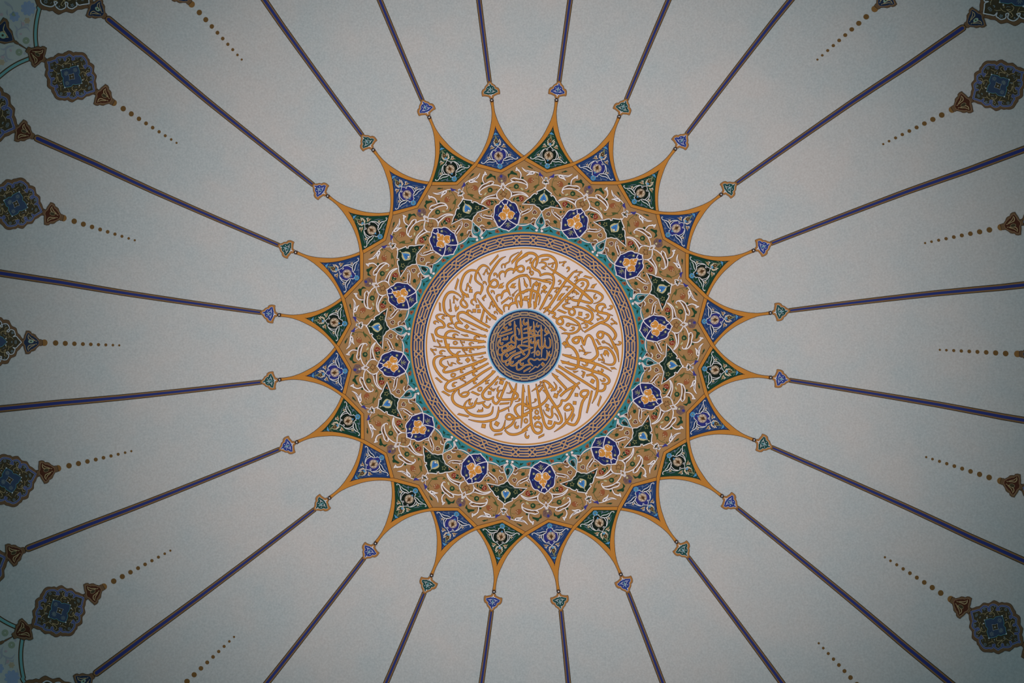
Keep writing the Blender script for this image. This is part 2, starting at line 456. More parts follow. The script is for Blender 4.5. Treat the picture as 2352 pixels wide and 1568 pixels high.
# ================================================================ calligraphy ring
ring = apex('calligraphy_ring', 'broad white ring of golden Arabic verse around the dark blue centre disc', 'calligraphy')
part(ring, 'panel', [annulus(.5, 229.5, 1, 'panel_white')], 90)
part(ring, 'rim_line', [annulus(223.6, 227.6, 2, 'ring_gold')], 90)
part(ring, 'white_rim', [annulus(227.6, 229.6, 2, 'ring_white')], 90)
TL = '''B 1140 170 1012 315 22; S 1248 190 2 1175 230 26 1090 335 34 1020 455 32 1000 545 30 1012 605 26 985 660 26 985 720 30 1060 845 36 1130 965 40 1180 1040 34;
P 1105 985 1128 1000 1150 960 1212 1025 1202 1060 ; C 30 1015 620 1040 562 1090 537 1130 575 1123 628 1080 650 1035 638;
S 1445 125 2 1360 170 16 1320 210 18 1305 265 16 1265 290 18 1245 310 20 1240 355 6; S 1245 310 18 1210 305 18 1190 330 16 1195 362 4; B 1495 118 1340 282 30;
S 1575 160 34 1470 220 34 1415 275 32 1405 340 28 1380 385 26 1330 375 34 1285 390 34 1255 420 28 1240 495 6; S 1250 435 18 1205 412 28 1165 440 28 1152 480 22 1170 535 4;
S 1405 350 30 1385 395 30 1360 442 6; C 28 1420 375 1450 340 1500 332 1525 370 1515 405 1470 420 1432 400;
S 1015 395 4 985 350 18 920 320 30 865 350 34 825 410 34 800 470 30 800 540 28 850 590 26 895 620 30 895 680 36 870 760 8; S 870 735 28 820 732 30 790 770 30 792 830 30 815 880 4; S 800 830 18 750 840 24 735 880 26 775 920 4;
S 825 405 20 730 395 30 650 440 34 600 530 34 575 640 32 590 710 30 640 755 34 690 778 20; P 650 745 685 752 700 802 655 800; S 840 430 14 865 480 16 897 548 2;
B 740 465 710 585 22; B 540 525 495 682 22; B 262 882 268 1006 20; M v 685 655 95; D 727 705 27 0; M h 1100 470 75; M v 955 430 85; M h 937 590 65; M h 1057 725 65; M w 935 805 75; M v 1035 930 90;
P 1140 665 1165 605 1225 580 1190 625 1225 625 1205 660; P 1315 650 1350 600 1405 590 1370 630 1405 635 1385 662; S 1432 690 2 1385 735 14 1370 760 8; M o 1362 770 42; B 1302 802 1185 893 22; M h 1337 830 65;
S 825 820 2 870 890 24 930 970 30 1000 1045 34 1070 1110 36 1105 1130 26; P 1005 1075 1035 1085 1050 1060 1112 1105 1112 1138; D 830 937 28 0; D 780 1003 28 0; D 850 1008 28 0; M h 705 1020 80; B 925 995 882 1150 26; M v 980 1135 85; M h 1103 1035 60;
S 600 750 20 620 800 26 600 830 26 575 880 30 600 930 32 650 952 32 675 925 28 650 875 24 615 838 18; S 585 800 12 530 750 20 450 720 32 380 745 36 330 830 36 320 920 36 340 1020 34 400 1078 30 450 1088 26 492 1078 12;
S 430 1085 34 435 1140 34 467 1208 6; S 440 1195 20 398 1200 30 388 1238 26 472 1268 4; M v 490 840 90; S 415 835 2 420 900 14 428 975 16; M o 420 998 48; P 485 955 500 905 515 960 550 930 545 970 500 1015;
S 330 1060 4 270 1055 18 215 1080 30 230 1125 34 300 1170 36 332 1220 36 318 1250 30 250 1255 30 205 1295 36 215 1360 38 280 1395 36 350 1402 34 500 1425 24 700 1440 26 880 1460 34 948 1470 18; P 830 1490 850 1470 920 1445 958 1475;
M h 330 1100 75 80; M h 205 1180 75; S 560 1340 3 510 1315 18 430 1305 32 365 1335 34 340 1400 36 350 1480 36 382 1568 36 430 1635 36 480 1665 34 525 1668 30; S 605 1195 8 550 1150 30 530 1090 34 550 1040 34 620 1025 32 720 1080 34 850 1160 36 1010 1252 28;
S 570 1110 4 620 1140 24 750 1200 30 870 1260 32 980 1308 24; P 880 1288 900 1268 985 1312 972 1280; S 600 1200 8 540 1180 30 500 1200 34 510 1250 34 600 1290 34 740 1330 32 860 1370 34 960 1393 22; P 850 1392 870 1372 965 1397 948 1365;
D 667 1240 30 45; P 715 1255 760 1275 820 1290 755 1288; P 578 1355 630 1365 675 1360 695 1385 640 1385; M h 495 1375 80; M h 815 1410 80; B 145 1345 185 1468 24; M v 262 1480 85; M o 497 1485 72; M v 605 1490 68; M h 735 1500 70;
S 172 1536 4 300 1550 20 600 1560 24 850 1548 32 940 1545 18; P 820 1585 835 1565 925 1525 950 1545 890 1560;
S 1575 470 34 1470 480 36 1370 530 34 1290 590 32 1270 640 28 1290 700 34 1320 772 6; S 1290 700 30 1240 705 34 1205 735 30 1195 780 28 1185 822 8; S 1190 765 22 1140 768 30 1112 800 26 1130 865 4;
S 1455 520 3 1455 600 24 1465 700 30 1480 800 34 1490 890 36 1482 950 16; P 1435 845 1462 862 1500 870 1505 915 1480 955; S 1575 705 32 1490 727 32 1430 770 34 1400 830 34 1415 890 32 1430 958 6; S 1400 882 30 1350 890 34 1312 920 30 1295 985 8; S 1300 930 22 1250 918 30 1222 950 26 1233 1018 4'''
TR = '''S 0 200 34 70 145 36 150 140 36 205 170 34 225 220 34 215 290 30 192 358 6; S 205 215 20 165 260 30 145 325 34 180 375 34 245 410 34 275 470 20; S 262 480 16 330 450 30 400 450 30 455 480 32 470 550 34 450 640 34 370 780 34 300 920 34 262 985 24;
S 235 200 20 300 175 34 400 175 36 480 225 36 512 310 34 490 400 30 455 455 20; B 282 243 396 225 22; S 250 285 6 300 275 22 350 295 26 345 335 22 290 362 20 345 382 3; M v 435 310 85; M v 600 290 85; M h 680 380 75; M v 100 255 85; M h 95 385 85; M o 140 440 70;
S 820 390 3 760 430 24 700 500 32 640 570 36 560 690 36 480 820 36 395 945 36; S 370 335 3 430 380 20 500 425 30 600 490 34 700 560 38 800 640 40 900 720 44 980 790 44 1045 855 34 1025 885 30 950 872 32 870 850 32 800 850 34 740 830 26 740 805 16 775 790 4; S 920 715 30 880 790 34 850 860 34 830 922 18;
S 790 605 20 840 550 30 900 532 34 965 552 34 985 610 32 945 680 28 920 712 20; S 940 702 20 1040 702 26 1140 732 34 1202 785 32 1185 838 24 1130 878 14 1070 895 3; S 790 650 36 720 720 34 640 800 34 560 890 36 470 985 36 445 1015 18;
S 420 945 30 370 955 30 312 972 8; S 380 960 30 350 1000 30 318 1035 6; S 380 995 28 410 1020 28 392 1062 6; S 410 1015 26 450 1035 32 485 1035 30 485 1070 26 450 1095 20 500 1115 24 530 1140 24; C 32 522 1140 570 1112 608 1155 595 1198 550 1205 520 1180; S 565 1095 24 650 1092 28 750 1130 34 835 1190 36 860 1250 36 825 1310 30 760 1340 24 700 1347 24 640 1340 24 590 1345 3; S 855 1240 30 888 1280 14 914 1312 3;
S 690 1350 26 698 1395 30 665 1440 30 680 1500 34 720 1540 34; B 925 482 1042 514 22; M v 840 435 85; M h 797 520 80; M h 555 575 70; M v 490 680 90; M h 893 610 75; M v 665 655 85; M h 420 795 70; M w 800 740 85; M h 1095 790 75 20; P 1025 660 1050 615 1120 597 1085 630 1070 662;
P 520 855 545 790 590 745 635 735 580 800 565 840; D 210 598 34 45; D 330 655 33 45; M w 325 725 80; D 697 815 24 5; D 665 855 24 5; S 710 890 6 650 900 20 607 930 28 650 965 30 720 978 30; C 28 705 985 755 975 785 1010 775 1055 735 1068 702 1035; S 750 950 24 850 945 28 960 980 34 1038 1030 36 1048 1110 36 1000 1160 32 940 1180 24 885 1200 6; B 972 1160 1052 1204 26;
B 968 918 1098 1018 24; B 532 987 653 1038 24; B 814 1098 1035 1198 26; D 868 1048 31 5; M h 960 1085 85; S 1250 960 16 1230 912 28 1170 905 34 1118 940 38 1130 1010 40 1200 1032 36 1275 1050 34 1295 1090 38 1250 1150 36 1150 1190 34 1050 1250 34 932 1322 22; S 1190 1010 16 1210 960 20 1243 945 16; S 1290 1055 24 1355 1075 3;
M h 1315 955 85; M v 1150 1100 100; M v 1360 1170 95; M h 945 1235 80; B 562 1242 652 1302 22; M o 683 1212 70; S 690 1195 14 760 1210 18 825 1225 6; M h 745 1275 80; S 1170 1185 24 1270 1215 32 1360 1290 36 1400 1370 38 1370 1435 32; C 34 1125 1360 1155 1320 1205 1330 1205 1385 1175 1412 1135 1395; S 1200 1318 22 1290 1370 32 1340 1450 34 1390 1568 36 1425 1640 30 1447 1768 3;
C 36 755 1440 800 1405 845 1408 850 1440 825 1482 780 1480; S 840 1392 24 890 1410 28 905 1480 28 930 1520 20; S 925 1505 34 955 1405 32 1000 1370 32 1050 1420 34 1080 1500 34 1110 1568 36 1128 1650 38 1110 1690 38 1040 1745 34 960 1740 22 870 1705 4; B 1107 1428 1163 1513 22; M o 1215 1470 48; S 1235 1475 12 1300 1510 14 1350 1560 4; M h 1440 1490 85; D 630 1495 30 45;
S 0 470 32 70 480 32 112 540 30 122 640 8; P 15 510 50 590 80 620 65 658 30 620; S 130 515 16 220 530 26 330 560 32 425 578 26 408 604 8; S 300 545 18 400 530 14 445 545 3; S 0 740 34 70 692 34 150 700 34 220 730 34 262 800 28 240 915 4; S 170 600 20 145 680 34 125 780 36 102 935 26; P 75 855 95 878 130 900 128 945 90 962;
S 265 585 26 235 700 34 215 800 34 182 970 24; P 165 855 185 878 215 900 212 940 175 978; P 5 845 30 790 95 780 60 810 95 825 75 852; P 155 830 165 745 180 740 172 830'''
BR = '''S 640 50 20 680 30 34 740 45 38 790 95 38 828 170 40 840 255 40 830 330 36 785 370 32 720 370 26 640 340 3; S 605 158 20 700 188 34 820 222 36 1000 268 38 1150 312 34 1260 362 22 1335 408 3; P 595 148 700 165 745 158 718 178 735 195 640 185;
S 590 260 22 680 287 34 800 322 36 950 370 38 1080 412 38 1200 452 36 1285 508 36 1303 565 34 1260 598 28 1195 592 16; P 570 244 665 267 705 260 688 280 715 295 600 290; S 1240 598 28 1238 660 34 1200 698 34 1135 702 26; S 548 332 32 700 430 36 900 550 36 1095 676 34; P 540 312 565 340 545 350;
S 962 470 24 1040 462 32 1100 500 34 1128 560 36 1125 680 38 1098 780 32 1045 888 3; S 1100 295 32 1080 342 34 1050 380 32 1060 420 28 1022 466 24; P 1050 265 1075 258 1090 300; S 1200 50 22 1280 62 32 1350 130 36 1390 230 36 1365 298 32 1290 308 20 1185 270 3; P 1130 60 1180 30 1210 45 1200 75 1145 80; S 1365 -10 30 1420 90 28 1446 235 3; S 1295 0 16 1350 70 3;
M v 890 75 95; P 918 160 950 122 1035 125 980 138 945 165; M v 1185 210 100; P 1212 150 1235 92 1270 95 1298 140 1290 190 1265 140 1245 175; M h 940 300 85; M h 1175 395 80; P 1320 355 1380 350 1415 382 1370 370 1340 378; P 755 410 840 405 800 425 775 430; M w 905 455 85; M h 1205 535 80; D 1052 557 32 30;
S 510 392 26 600 450 34 700 530 34 800 605 30; P 492 378 560 405 612 438 590 445 575 440 520 418; S 455 452 26 540 545 34 655 668 34; P 436 433 500 468 542 490 520 498 460 470; S 858 577 26 760 640 34 650 705 34 568 780 32; S 800 620 30 740 720 34 690 805 34 640 848 28 588 838 18; S 805 615 20 835 640 16 856 676 3;
S 590 842 26 575 900 32 530 938 32 440 940 24; C 32 872 750 905 702 980 700 985 740 955 782 905 790; S 950 795 30 900 870 36 868 1000 38 848 1110 38 790 1205 36 710 1200 34 655 1155 28 640 1030 3; P 930 790 980 800 950 770; S 1042 702 24 1010 850 28 966 1030 18; B 1178 780 1133 926 22; D 810 762 27 5; D 783 882 27 5;
C 32 642 935 695 898 735 935 715 980 660 992 632 970; S 720 905 20 758 970 32 738 1050 34 680 1140 34 600 1230 32 480 1315 3; B 782 1050 732 1155 20; S 302 570 20 320 552 28 370 568 34 430 625 34 462 670 32 430 700 24; S 312 580 26 360 700 36 420 820 36 500 940 36 560 1050 36 590 1140 34 550 1190 32 490 1175 24;
S 490 1165 26 460 1235 34 390 1265 38 335 1200 36 300 1080 34 262 920 34 232 740 34 205 600 14; S 470 570 4 508 630 22 490 685 28 440 688 22; P 402 600 432 655 392 668; S 140 708 3 210 660 22 300 615 4; S 310 690 16 365 740 32 378 800 34 330 870 32 250 930 34 170 960 34 105 942 28 65 865 24 65 782 4; S 312 985 3 350 1060 20 420 1103 28 448 1060 30 440 975 28 478 930 26;
B 308 638 252 712 20; M q 262 585 60; M w 548 700 85; D 500 775 35 20; M q 180 845 70; D 368 925 27 20; D 380 980 27 20; D 413 1175 33 10; S 482 1040 10 520 1080 18 540 1138 3; S 90 620 18 100 740 34 110 850 36 120 960 34 125 1100 36 140 1220 38 175 1305 38 230 1338 36 285 1310 30 290 1272 24; C 26 188 1205 230 1168 280 1200 290 1262 240 1240 198 1240;
S 0 1062 30 80 1032 34 150 990 28; M o 215 1020 78; D 190 1105 28 45; D 243 1105 28 45; M o 52 1150 78; M h 68 1370 90; B 326 1358 240 1403 20; S 0 900 30 60 930 32 108 950 26 40 995 3; S 0 1300 30 60 1252 34 120 1200 26'''
BL = '''P 370 -5 405 -5 400 60 375 70 ; S 515 150 34 530 205 34 562 240 12; S 540 222 24 528 262 28 560 290 24 600 288 3; S 570 112 12 535 125 24 520 160 34; S 350 182 3 260 178 20 190 212 34 172 290 38 210 390 36 280 480 32 340 528 26 400 552 14;
S 950 128 24 850 148 28 700 168 28 540 182 30 400 195 30 295 228 34 273 290 36 325 338 30 382 340 5; S 355 350 22 315 398 32 345 422 32 450 402 32 600 355 32 750 305 34 880 255 38 965 225 18; P 865 290 888 262 925 212 980 222 960 240;
S 990 288 26 850 362 34 700 432 34 550 500 32 430 545 30 362 600 34 345 665 36 400 705 34 470 688 30 600 630 34 750 540 34 900 430 34 1038 348 26; S 1085 408 32 980 500 38 850 600 32 690 700 3; P 1015 490 1030 450 1052 395 1098 402; M v 175 110 90; M h 300 122 85; M v 645 110 80; M h 740 100 80; D 683 240 33 45; M w 765 215 80;
P 815 205 880 198 900 178 918 185 880 208; S 378 255 3 400 310 16 440 320 26 440 280 18 505 298 3; M o 465 465 82; M h 785 335 85; M h 605 400 80; M h 790 440 85; M v 620 535 80; B 204 503 290 576 20; M h 485 605 85; M h 800 560 85; P 945 600 950 560 1015 535 985 555 985 580 1000 585; P 1085 620 1105 570 1130 555 1115 610; B 1150 515 1246 528 22; D 1187 573 33 20;
M w 1048 670 75; D 1010 733 27 0; M h 1150 680 85 20; M o 865 675 82; B 300 708 412 775 22; B 738 714 856 766 24; S 1140 485 26 1050 585 34 950 680 36 902 755 36 928 815 34 1000 830 28 1072 790 16; S 1060 800 18 1065 862 30 1110 895 32 1155 850 28 1180 830 20; S 1272 565 32 1220 690 34 1172 815 32;
S 1300 580 18 1350 680 34 1430 765 34 1400 818 32 1300 830 32 1180 830 32 1125 790 26 1150 720 16 1195 688 3; S 1412 592 14 1395 680 34 1362 780 34 1342 865 32 1318 938 3; B 1160 898 1302 884 20; M q 1315 715 70; M q 1440 835 70; S 548 685 24 550 740 20 600 785 30 665 775 30 695 725 26 620 728 22 575 760 16;
S 515 690 18 460 750 32 452 830 36 500 900 36 600 948 36 700 955 34 775 930 32 798 870 26 825 815 6; S 795 875 18 840 890 28 895 878 26 942 860 14; S 905 880 22 935 930 32 990 948 28 1026 895 8; S 710 820 3 650 880 22 632 950 30 700 1035 36 800 1075 38 930 1078 36 1035 1040 32 1062 940 8;
M h 730 870 95 20; M w 865 990 85 0; B 534 1047 697 1086 22; S 695 1130 3 800 1155 20 920 1165 30 1030 1145 32 1110 1110 30 1138 1030 28 1145 940 6; S 1150 1012 24 1230 980 30 1302 942 10; S 1290 960 14 1300 1012 3; S 1030 1162 26 1030 1240 36 1080 1296 36 1180 1288 34 1225 1230 26 1245 1140 6;
C 32 1258 1090 1290 1055 1335 1065 1350 1110 1320 1128 1272 1122; S 1345 1060 16 1382 1110 30 1345 1200 34 1240 1272 28; S 1240 1292 18 1310 1348 34 1420 1350 34 1575 1280 32; S 1565 892 10 1450 905 30 1392 960 34 1405 1030 34 1450 1085 26; S 1362 1120 22 1450 1100 32 1575 1060 32;
S 1512 612 12 1510 760 36 1505 900 36 1500 1080 32 1480 1256 4; P 1515 605 1542 722 1515 700; D 920 1228 33 10; D 1118 1195 35 30; B 1198 1343 1080 1361 20; M h 1415 1220 95'''
def script(t, txt, ox, oy, sc, mat, line, lw, layer, cxy, wide=1.0, weave=0.0):
    its = parse(txt, zoomconv(90, ox, oy, sc), sc, cxy)
    for k, g, q in its:
        if q in ('stroke', 'bar') and k in 'SLCK': g = [(p[0], p[1], p[2] * wide) for p in g]
        nm = {'stroke': 'letter_stroke', 'bar': 'vowel_bar', 'mark': 'vowel_mark', 'dot': 'diamond_dot', 'disc': 'dot'}[q]
        COUNT[nm] = COUNT.get(nm, 0) + 1
        part(t, nm, prims([(k, g, q)], mat, line, lw, layer), 90)
        layer += weave
COUNT = {}
Z = 1568 / 240.0
for txt, ox, oy in ((TL, 970, 560), (TR, 1200, 560), (BR, 1200, 790), (BL, 970, 790)):
    script(ring, txt, ox, oy, Z, 'script_gold', 'script_line', .85, 2, ((1204.4 - ox) * Z, (794.6 - oy) * Z), .87)
print('ring parts', COUNT)
# ================================================================ centre disc
disc = apex('centre_disc', 'small dark blue disc with a golden Arabic phrase in the middle of the dome', 'calligraphy')
part(disc, 'ground', [annulus(.5, 82.6, 4, 'disc_navy')], 90)
part(disc, 'sky_blue_rim', [annulus(82.4, 85.4, 5, 'sky_blue')], 90, 'light blue rim')
part(disc, 'inner_line', [annulus(64.5, 67.0, 5, 'disc_tan')], 90)
for i in range(24):
    a0 = 90 + 7.5 + 15 * i
    def P(r, da, a0=a0):
        a = math.radians(a0 - da)
        return (r * math.cos(a), r * math.sin(a))
    out = []
    for lay, wd, mt in ((5, 3.3, 'disc_line'), (6, 2.3, 'disc_tan')):
        for s_ in ((1, -1) if i % 2 else (-1, 1)):
            pts = [P(74.4 + s_ * q, d_) + (wd,) for q, d_ in ((-2.9, -7.5), (-2.9, -2.0), (2.9, 2.0), (2.9, 7.5))]
            out.append(ribbon(pts, False, 0, False) + (lay, mt))
    part(disc, 'chain_link', out, 90)
DT = '''S 718 345 4 722 420 28 735 560 26 742 660 22 735 765 3; P 740 440 756 468 745 480; S 838 360 4 842 480 28 850 640 26 855 780 24 855 880 26 810 950 26 720 1005 26 615 1085 26 558 1070 24 548 1000 20 600 935 22 720 880 24 820 835 22 912 800 12;
S 625 392 6 630 500 28 638 640 26 642 760 24 600 805 24 500 840 24 420 915 24 370 905 24 365 850 18 392 790 3; P 640 440 662 470 645 480; S 925 398 4 930 500 28 940 640 26 945 800 24 935 948 3; P 938 455 958 485 945 490; S 1040 450 4 1045 560 28 1050 700 26 1052 800 24 1048 950 3; P 1055 505 1072 540 1058 545;
S 950 800 20 985 700 22 1008 685 14; S 1000 695 18 1005 770 22 1040 818 26 1085 790 24 1102 710 22 1098 650 4; S 1100 750 18 1130 805 26 1180 795 24 1188 710 24 1165 650 4; P 1175 660 1202 690 1185 700; S 655 640 16 690 680 24 800 655 24 900 632 22 1022 618 12; S 768 578 14 850 572 24 920 600 22 1020 614 10;
S 672 800 14 700 772 22 790 775 24 905 805 14; S 690 800 18 735 845 26 768 905 34 790 912 16; S 630 735 12 572 690 22 590 628 22 645 598 12; S 632 738 16 560 722 22 480 770 24 410 800 26 368 780 24 370 720 18 412 655 4; S 720 872 20 600 925 24 520 1000 26 445 1022 26 425 960 24 455 895 20 560 840 22 645 800 12;
S 1130 848 4 1142 920 26 1118 995 24 1060 980 20 1020 1000 20 980 978 18 940 1000 20 880 978 20 842 1012 24 870 1055 22 912 1092 8; S 880 1070 16 800 1080 24 720 1140 26 668 1145 24 660 1075 18 692 1005 4; S 1105 700 10 1110 690 4; B 412 576 582 511 18; B 418 624 598 561 18; B 768 520 892 481 16; B 1092 618 1168 566 12;
B 547 903 643 856 16; B 627 970 713 931 16; B 768 1180 878 1116 16; B 762 725 828 704 14; M h 482 475 90 0; M h 382 608 80 0; M h 790 405 95 0; M h 990 450 70 0; M h 1127 532 85 0; M h 892 522 75 0; M h 900 705 75 0; M h 420 722 75 0; M h 447 838 75 0; M h 583 1015 75 0; M h 507 1052 72 0; M h 737 1042 85 0; M h 1187 902 78 0; M w 480 660 80 0; M q 572 425 85 160;
S 668 500 6 690 520 24 700 560 14 695 602 3; D 520 785 25 40; D 575 785 25 40; D 507 925 27 45; D 1068 1065 27 45; M o 993 890 82 0; S 960 540 3 990 572 16 1020 530 3; S 990 575 12 995 602 3; S 855 1185 3 920 1130 12 955 1100 12 985 1115 12 1018 1075 8; S 890 890 3 930 872 14 950 850 3'''
script(disc, DT, 1090, 680, 1568 / 230.0, 'disc_gold', 'disc_line', .68, 5, None, .78, .12)
# ================================================================ strapwork band
band = apex('strapwork_band', 'dark blue ring of interlaced tan strapwork framing the white verse ring', 'ornament band')
part(band, 'ground', [annulus(229.4, 259.0, 3, 'band_navy')], 90)
part(band, 'outer_line', [annulus(258.4, 262.4, 4, 'ring_gold')], 90, 'golden outer line')
A_, B_, C_, D_ = 253.1, 247.0, 240.9, 234.8
for i in range(40):
    a0 = 90 + 4.0 + 9 * i
    def P(s, r, a0=a0):
        a = math.radians(a0) - s / 244.0
        return (r * math.cos(a), r * math.sin(a))
    H = 19.17
    str_ = [[(-H, A_), (-8.6, A_), (-5, 248.8), (0, 243.9), (5, 239), (8.6, D_), (H, D_)],
            [(-H, D_), (-8.6, D_), (-5, 239), (0, 243.9), (5, 248.8), (8.6, A_), (H, A_)],
            [(-H, B_), (-9.4, B_), (-6.4, 250), (-3.7, A_), (3.7, A_), (6.4, 250), (9.4, B_), (H, B_)],
            [(-H, C_), (-9.4, C_), (-6.4, 238), (-3.7, D_), (3.7, D_), (6.4, 238), (9.4, C_), (H, C_)]]
    out = []
    for q, st in enumerate(str_):
        pts = [P(*p) for p in st]
        out.append(ribbon([p + (3.0,) for p in pts], False, 0, False) + (4, 'strap_light'))
    for q, st in enumerate(str_):
        out.append(ribbon([P(*p) + (1.5,) for p in st], False, 0, False) + (5, 'strap_tan'))
    part(band, 'strap_knot', out, 90)
# ================================================================ arabesque ground
arab = apex('arabesque_ground', 'wide tan ground ring under the floral scrollwork inside the star', 'ornament band')
V, F = [], []
for j in range(13):
    for i in range(240):
        a = 360 * i / 240.0
        f_ = ((a - 90 - .2) % 15) / 7.5
        tri = abs(f_ - 1)                       # 0 on a blade's axis, 1 between two blades
        R_ = 407 + 22 * (1 - tri) if False else 407 + 22 * (1 - abs(((a - 90.2) % 15) - 7.5) / 7.5) * 0 + 22 * (abs(((a - 97.7) % 15) - 7.5) < 7.5) * (1 - abs(((a - 90.2) % 15) - 0) / 7.5 if ((a - 90.2) % 15) < 7.5 else 1 - (15 - ((a - 90.2) % 15)) / 7.5)
        r = 262 + (R_ - 262) * j / 12
        V.append((r * math.cos(math.radians(a)), r * math.sin(math.radians(a))))
for j in range(12):
    for i in range(240):
        k = (i + 1) % 240
        F.append((j * 240 + i, j * 240 + k, (j + 1) * 240 + k, (j + 1) * 240 + i))
part(arab, 'ground', [(V, F, 1, 'tan')], 90)
teal_ = apex('turquoise_ring', 'narrow turquoise ring between the strapwork band and the tan scrollwork', 'ornament band')
part(teal_, 'ground', [annulus(262.2, 281.5, 2, 'teal')], 90)
EVEN = [97.5 - 30 * i for i in range(12)]
ODD = [82.5 - 30 * i for i in range(12)]
ax, ay, as_ = 1140, 380, 9.8
def sec(deg, txt, mat, line=None, lw=0, layer=0, mirror=0, ox=ax, oy=ay, sc=as_):
    return prims(parse(txt, zoomconv(deg, ox, oy, sc), sc), mat, line, lw, layer, mirror)
# ---- sprays of scrollwork, one each side of every blue medallion
SPRAY = [
 ('vine', sec(97.5, '''S 925 170 8 950 250 11 960 350 12 940 430 12 890 510 13 800 590 13 720 600 12 600 560 11 500 510 10 440 480 8; S 860 285 8 900 285 8 940 310 8; S 450 490 8 380 490 10 300 500 8; S 455 430 8 490 380 8 505 340 6; S 380 190 6 440 200 10 500 270 8;
   P 820 490 870 450 940 420 985 435 930 460 885 530 850 490; P 690 570 745 535 740 590 700 600; P 280 480 310 485 340 500 300 515; P 905 170 935 200 900 235; S 600 1300 8 620 1240 10 650 1190 10; S 590 1190 8 650 1190 10; S 680 1230 8 760 1250 10 800 1220 6; S 870 1160 8 865 1100 8; S 830 80 6 880 130 8 920 165 6''', 'vine', None, 0, 2)
   + sec(97.5, 'O 450 470 58; Q 255 195 310 172 318 135 345 118 365 112 392 145 440 165 470 190 458 215 400 205 330 195 292 230 280 290 262 250; O 590 278 26; P 690 15 740 5 795 45 812 65 745 52; P 375 760 400 720 425 715 405 790 385 800; P 620 1180 645 1150 700 1150 715 1180 690 1215 650 1230; P 520 900 545 895 555 920 530 945; P 575 920 630 915 615 975 585 945', 'leaf', None, 0, 3)
   + sec(97.5, 'O 455 475 26; P 560 540 580 510 605 535 590 560', 'olive', None, 0, 4)),
 ('white_scroll', sec(97.5, '''S 95 490 17 128 380 17; S 155 565 17 200 470 20 250 420 24 330 385 24 400 365 26 500 370 26 620 400 26 690 440 26 698 490 22 672 518 18 648 500 14; S 322 305 10 400 280 28 490 300 24 600 320 24 680 380 24 708 450 20; S 322 312 20 350 350 24 402 362 22;
   S 460 45 5 470 90 34 500 110 30 545 160 26 555 220 26 540 290 16; P 430 125 437 70 460 25 482 75 530 100 500 110; Q 568 32 640 85 740 112 860 130 862 180 800 207 740 207 668 232 715 180 735 165 650 135 600 90; S 850 135 14 905 150 18 965 178 14; S 1010 240 13 1062 322 13;
   S 130 388 14 150 430 18 200 490 22 280 540 26 340 590 28 392 602 20; S 300 545 20 340 620 28 330 700 24 292 755 18; S 375 600 20 470 595 22 580 605 26 670 650 24 728 708 14; S 290 755 18 350 690 24 450 655 30 560 640 26 650 670 22 715 712 18;
   S 540 1080 20 590 1042 20 650 1018 18 720 975 17 752 988 14; S 505 1310 18 525 1200 20 570 1120 20 640 1082 20 740 1035 20 800 980 18 818 905 5; S 525 975 6 555 1020 16 605 1042 14; S 780 975 10 770 930 10 800 925 6;
   S 480 1330 18 560 1345 22 680 1335 20 770 1292 18 840 1232 18 880 1190 12; S 780 1225 14 830 1180 20 880 1190 18 905 1215 12; S 770 1305 14 860 1362 16 938 1425 14; S 855 1300 14 870 1350 16 912 1398 16; O 905 1455 30''', 'white', 'brown', .65, 4)),
 ('dark_slot', None),
 ('rust_flower', sec(97.5, 'Q 708 345 735 295 780 270 830 290 850 330 820 375 770 392 725 380', 'rust', 'umber', .3, 3) + sec(97.5, 'P 790 300 820 290 810 320; P 820 320 860 330 825 345; P 800 345 815 380 790 360', 'cream', None, 0, 4)),
 ('red_flower', sec(97.5, 'Q 520 690 570 690 615 730 600 785 550 812 520 790 500 750', 'red', 'umber', .3, 3) + sec(97.5, 'Q 430 760 460 715 510 700 520 750 520 800 480 810', 'leaf', None, 0, 3)
   + sec(97.5, 'O 510 757 13; P 540 725 585 705 560 735; P 545 755 600 750 555 768; P 530 775 560 800 525 790; O 465 765 12', 'cream', None, 0, 4)),
 ('cream_bud', sec(97.5, 'P 540 510 570 495 612 535 600 560 570 550', 'cream', None, 0, 4)),
 ('berry', sec(97.5, 'O 805 65 17', 'black', None, 0, 3) + sec(97.5, 'O 805 65 8', 'tan', None, 0, 4)),
 ('violet_bud', sec(97.5, 'P 978 138 1010 190 1078 250 1010 240 958 230 955 190', 'violet', None, 0, 6)),
 ('white_bud', sec(97.5, 'Q 862 1000 905 1040 905 1080 860 1095 820 1075 818 1040', 'umber', 'white', .8, 5) + sec(97.5, 'O 845 1045 9; O 878 1045 9; O 862 1072 10', 'pink', None, 0, 6) + sec(97.5, 'P 800 1080 860 1095 920 1080 890 1110 840 1112', 'cream', None, 0, 5)),
 ('turquoise_leaf', sec(97.5, 'P 650 1435 690 1390 740 1370 735 1430 700 1425; S 750 1330 8 760 1400 10 800 1440 10 870 1465 6; P 400 1470 430 1420 475 1390 450 1450; S 350 1470 6 420 1462 8 480 1440 6; P 780 1400 820 1430 850 1475 800 1450', 'leaf', None, 0, 6)
   + sec(97.5, 'P 480 1450 510 1370 580 1375 590 1430 555 1440 530 1458', 'rust', None, 0, 6) + sec(97.5, 'O 535 1408 14', 'slot', None, 0, 7)),
]
